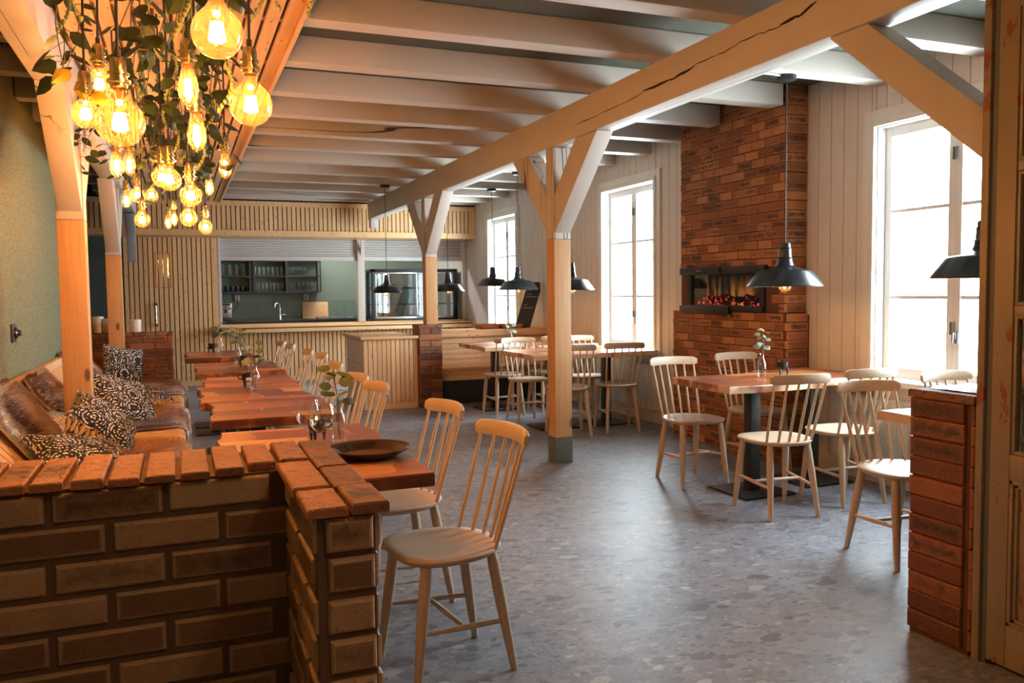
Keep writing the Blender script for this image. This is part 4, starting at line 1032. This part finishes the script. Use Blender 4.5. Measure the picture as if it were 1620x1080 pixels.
t = thing('chalkboard', 'tall black chalkboard leaning in the corner on the bench ledge', 'chalkboard', (4.30, 10.12, .873))
t.rotation_euler = (0, 0, 0)
Ln = .60; tilt = .20
def cb(u, v, o): return (u * .21 + v * tilt / Ln * .0 + v * .22 / Ln + 0, .02 + o + v * .10, v)
b = MB(); q = [cb(-.5, 0, 0), cb(.5, 0, 0), cb(.5, 0, .016), cb(-.5, 0, .016), cb(-.5, Ln, 0), cb(.5, Ln, 0), cb(.5, Ln, .016), cb(-.5, Ln, .016)]; q = [(x - .10, y, z) for x, y, z in q]; b.hexa(q)
b.build('board', plain('chalkboard_black', (.03, .03, .03), .6, .2), t)
b = MB(3); rg = random.Random(8)
for v0, w_, u0 in ((.50, .5, -.25), (.44, .32, -.35), (.405, .85, -.42), (.30, .28, -.40), (.262, .72, -.40)):
    k = 0; u = u0; pts = []
    while u < u0 + w_: p_ = cb(u, v0 + rg.uniform(-.007, .007), -.003); pts.append((p_[0] - .10, p_[1], p_[2])); u += .028
    b.tube(pts, .0022, 4)
b.build('chalk_writing', plain('chalk_white', (.75, .73, .70), .8, .02), t)

# ---------------------------------------------------------------- pendant lamps
def make_lamp(lab):
    t = thing('pendant_lamp', lab, 'lamp', group='black pendant lamps')
    MB().lathe([(0, 0), (.060, 0), (.062, -.004), (.060, -.03), (.05, -.034), (0, -.034)][::-1], 24).build('canopy', BLACK, t)
    return t
SH = [(.228, -.006), (.232, .0), (.226, .008), (.168, .088), (.150, .098), (.095, .106), (.055, .125), (.046, .150), (.044, .165), (.047, .170), (.041, .176), (.037, .225), (.040, .230), (.034, .236), (.032, .262), (.010, .268), (0, .268)]
SHI = [(.228, -.006), (.222, .006), (.164, .084), (.146, .094), (.06, .10), (.0, .10)]
def make_shade(t, zc, zr, cordx=0.):
    b = MB(); b.lathe(SH[::-1], 40, (0, 0, zr - zc)); b.build('shade', BLACKS, t, smooth=35)
    b = MB(); b.lathe(SHI, 40, (0, 0, zr - zc)); b.build('inner_shade', SHADEIN, t)
    b = MB(); b.lathe([(0, -.038), (.016, -.035), (.031, -.025), (.041, -.008), (.043, .006), (.039, .024), (.027, .042), (.016, .056), (.014, .07), (.014, .098)], 20, (0, 0, zr - zc))
    g = b.build('bulb', AMBER, t); MB().tube([(0, 0, zr - zc + .0), (0, 0, zr - zc + .045)], .011, 8).build('filament', FILP, g)
    MB().tube([(0, 0, -.03), (0, 0, zr - zc + .262)], .0042, 8).build('cord', CORD, t)
lamps = [
 (3.68, 4.40, 2.72, 1.372, 1.05, 'big black pendant lamp with glowing bulb before the brick chimney'),
 (3.60, 7.43, 2.72, 1.365, 1., 'black pendant lamp just right of the standing post'),
 (3.66, 8.95, 2.72, 1.375, 1., 'black pendant lamp just left of the standing post, bulb showing below it'),
 (3.93, 10.52, 2.72, 1.43, .95, 'black pendant lamp before the farthest window'),
 (2.48, 10.52, 2.72, 1.355, .85, 'black pendant lamp before the display cabinet, left of the far post'),
 (3.30, 10.52, 2.72, 1.365, .95, 'black pendant lamp before the display cabinet, right of the far post'),
 (3.52, 2.82, 2.72, 1.40, 1., 'black pendant lamp cut off by the old door frame at the right'),
]
for x, y, zc, zr, sc, lab in lamps:
    t = make_lamp(lab); t.location = (x, y, zc); make_shade(t, 0, (zr - zc) / 1, 0)
    for ch in t.children:
        if ch.name.startswith(('shade', 'inner_shade', 'bulb')) and sc != 1:
            off = zr - zc
            ch.matrix_local = Matrix.Translation((0, 0, off)) @ Matrix.Scale(sc, 4) @ Matrix.Translation((0, 0, -off))
b = MB(); b.tube([(3.68, 4.40, 2.716), (3.5, 4.36, 2.712), (3.2, 4.33, 2.712), (2.9, 4.36, 2.71)], .008, 6); tag(b.build('power_cable', WHITE['x']), 'white cable running along the ceiling joist to the big pendant lamp', 'cable')

# ---------------------------------------------------------------- filament bulbs
def globe(R):
    pr = [(0, -R)]
    for k in range(1, 29):
        a = -PI / 2 + k * PI / 36; pr.append((R * math.cos(a), R * math.sin(a)))
    r0, z0 = pr[-1]; pr += [(r0 * .72, z0 + .18 * R), (.22 * R + .006, z0 + .45 * R), (.018, z0 + .62 * R), (.017, z0 + .85 * R)]
    return pr, z0 + .85 * R
def drop():
    pr = [(0, -.056), (.010, -.052), (.020, -.042), (.029, -.026), (.032, -.008), (.030, .012), (.024, .040), (.0185, .065), (.017, .085)]; return pr, .085
def make_bulb(x, y, z, kind, R, lab, ceil=2.684):
    t = thing('filament_bulb', lab, 'bulb lamp', (x, y, ceil), group='amber filament bulbs')
    pr, zt = globe(R) if kind == 'g' else drop(); o = z - ceil
    g = MB().lathe(pr, 44, (0, 0, o)).build('bulb_glass', AMBER, t, smooth=80)
    L = R * .62 if kind == 'g' else .045; b = MB()
    for k in range(8):
        a = 2 * PI * k / 8; q = .010 + .006 * (kind == 'g') + (R - .0475) * .12 * (kind == 'g')
        b.tube([(q * math.cos(a), q * math.sin(a), o - L * .5), (q * .7 * math.cos(a + .5), q * .7 * math.sin(a + .5), o + L * .62)], .0034, 5)
    b.build('filament', FIL, g)
    MB().lathe([(.004, o + L * .62), (.010, o + zt * .7), (.012, o + zt)], 10).build('glass_stem', GLASS, g)
    b = MB(); z0 = o + zt - .012
    b.lathe([(.019, z0), (.022, z0 + .003), (.022, z0 + .012), (.030, z0 + .014), (.030, z0 + .022), (.022, z0 + .024), (.022, z0 + .034), (.027, z0 + .036), (.027, z0 + .042), (.021, z0 + .045), (.021, z0 + .068), (.018, z0 + .078), (.006, z0 + .084)], 18); b.build('brass_socket', BRASS, t, smooth=30)
    b = MB(); zs = z0 + .080; b.tube([(0, 0, zs), (0, 0, zs + .022)], .008, 8); b.tube([(0, 0, zs + .02), (.004, .002, zs * .5), (0, 0, 0)], .0042, 8); b.build('cord', CORD, t)
    return t
bulbs = [
 (.11, 2.22, 2.005, 'g', .0625, 'largest amber globe bulb at the top, cut near the picture edge'),
 (.22, 2.64, 1.925, 'g', .0625, 'big amber globe bulb at the right of the cluster'),
 (-.13, 2.48, 1.82, 'g', .0625, 'big low hanging amber globe bulb at the left of the cluster'),
 (-.277, 3.25, 1.985, 'g', .0475, 'amber globe bulb half behind the big low left globe, beside the yellow leaves'),
 (-.245, 3.45, 2.135, 'g', .0475, 'amber globe bulb just above and behind its left neighbour with yellow leaves'),
 (.05, 2.86, 2.01, 't', .032, 'drop shaped filament bulb in the middle below the largest globe'),
 (.075, 3.05, 1.90, 't', .032, 'drop shaped filament bulb hanging just below the middle one'),
 (.24, 4.49, 2.0, 't', .032, 'drop shaped filament bulb alone at the right side of the cluster'),
 (-.27, 4.69, 2.01, 't', .032, 'left of the twin drop bulbs under the big left globe'),
 (-.225, 5.0, 2.065, 't', .032, 'right of the twin drop bulbs under the big left globe'),
 (-.055, 4.35, 1.92, 'g', .0475, 'left amber globe of the touching pair in the centre'),
 (-.02, 3.95, 1.86, 'g', .0475, 'right amber globe of the touching pair in the centre'),
 (.065, 4.02, 1.80, 'g', .0475, 'amber globe bulb right of the touching pair, above another globe'),
 (.225, 6.30, 2.11, 't', .032, 'small far drop bulb among the leaves on the right'),
 (-.345, 7.0, 2.075, 't', .032, 'small far drop bulb farthest to the left beside the white post'),
 (-.225, 5.9, 2.0, 'g', .0475, 'far amber globe bulb left in the lower row, touching another'),
 (-.165, 6.9, 2.11, 'g', .0475, 'far amber globe bulb right in the lower row with a curled leaf'),
 (-.20, 5.85, 1.84, 'g', .0475, 'far amber globe bulb hanging lowest at the left'),
 (-.07, 8.6, 2.04, 't', .032, 'far drop bulb hanging lowest beside the leaf tuft'),
 (-.015, 7.3, 1.97, 't', .032, 'far drop bulb just above the lowest drop bulb'),
 (.065, 5.0, 1.785, 'g', .0475, 'amber globe bulb hanging straight below another globe in the centre'),
 (.19, 6.2, 1.825, 'g', .0475, 'far amber globe bulb hanging lowest at the right'),
]
for a in bulbs: make_bulb(*a)
# ---------------------------------------------------------------- hanging vines
def leaf(b, p, d, n, L, W, heart=True, mat=0):
    d = d.normalized(); s_ = d.cross(n).normalized(); n = s_.cross(d)
    out = [(0, 0), (.18, .36), (.42, .5), (.70, .32), (1, 0)] if heart else [(0, 0), (.12, .3), (.38, .5), (.72, .42), (1, 0)]
    k = len(b.v); c = (.5, .5, b.rg.random())
    mid = [p + d * (u * L) + n * (.10 * L * math.sin(PI * u)) for u, _ in out]
    rt = [p + d * (u * L) + s_ * (w_ * W) + n * (.02 * L - .10 * L * u * u) for u, w_ in out[1:-1]]; lf = [p + d * (u * L) - s_ * (w_ * W) + n * (.02 * L - .10 * L * u * u) for u, w_ in out[1:-1]]
    b.v += [tuple(q) for q in mid + rt + lf]
    for side in (0, 1):
        e = [k + 5 + side * 3 + i for i in range(3)]
        for q in ((k, k + 1, e[0]), (k + 1, k + 2, e[1], e[0]), (k + 2, k + 3, e[2], e[1]), (k + 3, k + 4, e[2])): b.face(q if side else q[::-1], mat, c)
def vine(x, y, z1, lab, seed, n=26, spread=.12, catk=2, yel=0, size=1.):
    rg = random.Random(seed); t = thing('hanging_vine', lab, 'vine', (x, y, 2.684), group='leafy vines among the bulbs')
    st = MB(seed); lv = MB(seed + 1); ck = MB(seed + 2); ends = []
    for q in range(3):
        p = Vector((rg.uniform(-.04, .04), rg.uniform(-.05, .05), 0)); pts = [p.copy()]; L = (2.684 - z1) * rg.uniform(.7, 1.)
        dx, dy = rg.uniform(-spread, spread), rg.uniform(-spread, spread)
        for k in range(1, 9): pts.append(p + Vector((dx * k / 8 + .02 * math.sin(k + q), dy * k / 8 + .02 * math.cos(1.3 * k), -L * k / 8)))
        st.tube(pts, [.0032 - .0002 * k for k in range(9)], 5); ends.append(pts)
    for k in range(n):
        pts = ends[k % 3]; f = rg.uniform(.3, 1) * 8; i = min(7, int(f)); p = pts[i].lerp(pts[i + 1], f - i)
        a = rg.uniform(0, 2 * PI); d = Vector((math.cos(a), math.sin(a), rg.uniform(-.9, .15))); q = p + d.normalized() * rg.uniform(.015, .05)
        st.tube([p, q], .0016, 4); L = rg.uniform(.055, .095) * size
        leaf(lv, q, d + Vector((0, 0, -.35)), Vector((rg.uniform(-.5, .5), rg.uniform(-.9, -.2), .7)), L, L * rg.uniform(.75, .95), mat=0)
    for k in range(catk):
        p = ends[k % 3][rg.randint(2, 7)]; pts = [p + Vector((.03 * math.sin(j * .6 + k) * j / 5, .02 * math.cos(j * .9), -.028 * j)) for j in range(8)]
        for j in range(7):
            for m_ in range(2): q = pts[j].lerp(pts[j + 1], m_ / 2); ck.lathe([(0, -.012), (.006, -.004), (.0075, .003), (0, .012)], 6, (q.x, q.y, q.z))
        ck.build('catkin', CATKIN, t); ck = MB(seed + 3 + k)
    st.build('stem', STEM, t); lv.build('leaves', LEAF, t, smooth=30)
    if yel:
        b = MB(9)
        for k in range(3): leaf(b, Vector((.03 * k - .02, -.12, -.55 - .035 * k)), Vector((-.6 + .7 * k, -.3, -.6)), Vector((0, -1, .3)), .085, .055)
        b.build('yellow_leaf', LEAFY, t)
    return t
V = [(-.20, 2.75, 2.28, 'vine at the upper left beside the white beam', 1), (-.30, 3.38, 2.05, 'vine with yellow leaves left of the big low globe', 2), (-.15, 2.35, 2.3, 'vine above the big low left globe', 3), (.02, 2.30, 2.30, 'vine left of the largest globe at the top edge', 4), (.12, 2.75, 2.12, 'vine behind the largest globe', 5), (.16, 3.1, 2.0, 'vine between the middle drop bulb and the right globe', 6), (.36, 2.75, 2.24, 'vine hanging alone at the right edge of the slatted ceiling', 7),
     (-.05, 3.2, 2.0, 'vine in the middle of the cluster left of the drop bulbs', 8), (.10, 3.7, 1.98, 'vine behind the middle drop bulbs', 9), (-.12, 3.9, 2.0, 'vine behind the big left globe', 10), (.02, 4.3, 1.98, 'vine behind the touching globe pair', 11), (.18, 4.4, 2.0, 'vine left of the single right drop bulb', 12), (-.15, 4.9, 2.02, 'vine between the twin drop bulbs and the globe pair', 13), (.05, 5.2, 2.0, 'vine deep in the middle of the cluster', 14), (.17, 5.6, 2.0, 'vine around the far right drop bulb', 15), (-.42, 5.5, 1.98, 'vine sprig reaching left before the second white post', 16), (-.05, 6.2, 1.97, 'leaf tuft hanging low above the far drop bulbs', 17), (-.08, 5.6, 1.99, 'vine behind the far left globes', 18), (.12, 6.6, 2.02, 'farthest vine over the end of the cluster', 19)]
for x, y, z, lab, k in V: vine(x, y, z, lab, 100 + 7 * k, 28 if k > 7 else 22, catk=3 if k % 2 else 1, yel=(k == 2), spread=.14 if k > 7 else .10)

# ---------------------------------------------------------------- things on the tables
BOT = [(0, 0), (.027, 0), (.030, .006), (.030, .085), (.026, .105), (.015, .128), (.013, .15), (.016, .154), (.016, .165), (.0135, .165), (.0115, .15), (.0135, .128), (.024, .104), (.028, .085), (.028, .008), (0, .006)]
def vase(x, y, lab, slab, seed, h=.15, n=11, dark=False, z=.755, lean=(.0, .0), sc=1., size=1.):
    t = thing('glass_bottle', lab, 'vase', (x, y, z + .0005), group='small glass bottle vases'); t.scale = (sc,) * 3
    MB().lathe(BOT, 24).build('bottle_glass', GLASS, t, smooth=40)
    MB().lathe([(.0305, .03), (.0305, .075)], 24).build('ribbed_band', GLASS, t) if 0 else None
    g = thing('eucalyptus_sprig', slab, 'eucalyptus', (x, y, z + .01)); rg = random.Random(seed); st = MB(seed); lv = MB(seed + 1)
    top = (.165 + h) * sc; pts = [Vector((lean[0] * f * f, lean[1] * f * f, top * f)) + Vector((.006 * math.sin(5 * f), .006 * math.cos(4 * f), 0)) * (f > .5) for f in (0, .2, .4, .6, .8, 1)]
    pts[0] = Vector((.004, 0, .005)); st.tube(pts, [.0022] * 6, 6)
    for k in range(n):
        f = .56 + .44 * k / (n - 1); i = min(4, int(f * 5)); p = pts[i].lerp(pts[i + 1], f * 5 - i); a = k * 2.4 + rg.uniform(-.3, .3)
        d = Vector((math.cos(a), math.sin(a), rg.uniform(-.3, .5))); q = p + d.normalized() * .015; st.tube([p, q], .0011, 4); L = rg.uniform(.034, .05) * (1.15 - .35 * (k / n)) * size
        leaf(lv, q, d, Vector((rg.uniform(-.4, .4), rg.uniform(-1, -.1), .7)), L, L * .92, heart=False, mat=1 if dark and rg.random() < .6 else 0)
    st.build('stem', STEM, g); lv.build('leaves', [EUC, EUCD], g, smooth=30)
vase(.585, 3.37, 'clear glass bottle vase on the nearest table behind the wine glasses', 'leafy eucalyptus sprig with big round leaves on the nearest table', 201, .12, 10, True, lean=(-.015, -.02), size=1.5)
vase(.425, 5.40, 'clear glass bottle vase on the middle table of the second group', 'eucalyptus sprig on the middle table of the second group', 211, .12, 9, True, size=1.5)
vase(.455, 7.46, 'glass bottle vase on the third table of the left row', 'eucalyptus sprig on the third table of the left row', 221, .14, 13, True, size=1.6)
vase(.385, 9.12, 'glass bottle vase on the last table of the left row', 'eucalyptus sprig on the last table of the left row', 231, .12, 9, True, size=1.6)
vase(3.66, 4.60, 'glass bottle vase on the table before the brick chimney', 'pale eucalyptus sprig before the brick chimney', 241, .15, 13, lean=(.01, .0), size=1.15)
vase(3.42, 8.62, 'glass bottle vase on the table before the pine corner bench', 'small eucalyptus sprig before the pine corner bench', 251, .09, 8, size=1.3)
def cup(x, y, lab, rz=0, lit=0, z=.755):
    t = thing('footed_cup', lab, 'candle cup', (x, y, z + .0005), rz, 'black three-legged candle cups')
    MB().lathe([(0, .034), (.020, .036), (.032, .046), (.036, .06), (.037, .094), (.034, .095), (.032, .062), (.026, .05), (0, .046)], 24).build('bowl', BLACKS, t)
    for k in range(3):
        a = k * 2 * PI / 3 + .5; MB().tube([(.030 * math.cos(a), .030 * math.sin(a), .058), (.031 * math.cos(a), .031 * math.sin(a), .03), (.029 * math.cos(a), .029 * math.sin(a), 0)], [.011, .008, .004], 8).build('leg', BLACKS, t)
    b = MB(); b.tube([(.036 * 1, 0, .086), (.058, 0, .088), (.064, 0, .072), (.052, 0, .058), (.036, 0, .060)], .0045, 8); b.build('handle', BLACKS, t)
    MB().lathe([(0, .074), (.018, .074), (.019, .06), (0, .06)][::-1], 16).build('candle', PAPER, t)
    if lit: MB().lathe([(0, .076), (.004, .082), (.0035, .09), (0, .104)], 8).build('flame', FLAME, t)
    return t
cup(.505, 3.43, 'black footed cup with a burning candle on the nearest table', D(-20), 1)
cup(.395, 5.62, 'black footed cup on the second group of tables, behind the vase', D(200))
cup(.485, 7.22, 'black footed cup on the third table of the left row', D(40))
cup(.30, 9.16, 'black footed cup on the last table of the left row', D(20))
cup(3.87, 4.64, 'black footed cup with round handle on the table before the chimney', D(165))
cup(4.08, 8.72, 'black footed cup on the table right behind the standing post', D(0))
t = thing('salt_shaker', 'small glass shaker with pale lid on the second group of tables', 'shaker', (.395, 5.50, .756)); MB().lathe([(0, 0), (.019, 0), (.020, .05), (.017, .055)], 16).build('body', GLASS, t); MB().lathe([(.018, .055), (.018, .072), (0, .074)], 16).build('lid', SOCKET, t)
t = thing('salt_shaker', 'white shaker beside the cup on the third table of the left row', 'shaker', (.515, 7.33, .756)); MB().lathe([(0, 0), (.018, 0), (.020, .035), (.010, .06), (0, .062)], 16).build('body', JARW, t)
PLM = M('dark_glazed_stoneware', .13).set('Base Color', (.035, .016, .010)).m
t = thing('platter', 'large dark glazed platter with raised rim on the nearest table', 'plate', (.635, 3.02, .7555))
MB().lathe([(0, 0), (.095, 0), (.100, .003), (.132, .024), (.152, .034), (.154, .037), (.150, .038), (.130, .029), (.108, .012), (.098, .008), (0, .007)], 48).build('dish', PLM, t, smooth=50)
MB().lathe([(0, .0078), (.096, .0088)], 40).build('well', M('warm_glaze', .12).set('Base Color', (.16, .085, .045)).m, t)
WG = [(0, .0), (.036, .0), (.035, .003), (.008, .008), (.0045, .02), (.004, .072), (.008, .080), (.030, .092), (.044, .113), (.048, .135), (.044, .165), (.037, .19), (.0362, .19), (.0432, .165), (.0472, .135), (.043, .113), (.029, .094), (0, .085)]
for x, y, s_, lab in ((.455, 3.30, 1., 'left wine glass of the two on the nearest table'), (.482, 3.12, 1.02, 'right wine glass of the two on the nearest table, next to the platter')):
    t = thing('wine_glass', lab, 'wine glass', (x, y, .7555), group='wine glasses on the nearest table'); t.scale = (s_,) * 3
    MB().lathe(WG[:8] , 28).build('stem', GLASS, t); MB().lathe(WG[7:], 28).build('bowl', GLASS, t, smooth=60)
MB_ = MB().box(.59, 3.19, .7555, .70, 3.20, .757); tag(MB_.build('table_knife', STEEL), 'steel knife lying behind the platter', 'knife')
# entrance lamp behind the camera
t = thing('ceiling_lamp', 'round entrance ceiling lamp', 'lamp', (1.0, .2, 2.715)); MB().lathe([(0, -.09), (.10, -.075), (.14, -.03), (.14, 0)], 24).build('shade', emit('warm_opal_glass', (1., .66, .38), 24), t)
t = thing('added_kitchen_light', 'added long fill light, out of view under the kitchen ceiling', 'lamp', (2.4, 14.35, 2.78)); MB().box(-1.1, -.09, 0, 1.1, .09, .06).build('housing', JARW, t); MB().box(-1.08, -.075, -.02, 1.08, .075, 0).build('fill_panel', emit('kitchen_fill_glow', (1., .97, .92), 42), t)  # unseen light added behind the header to brighten the kitchen
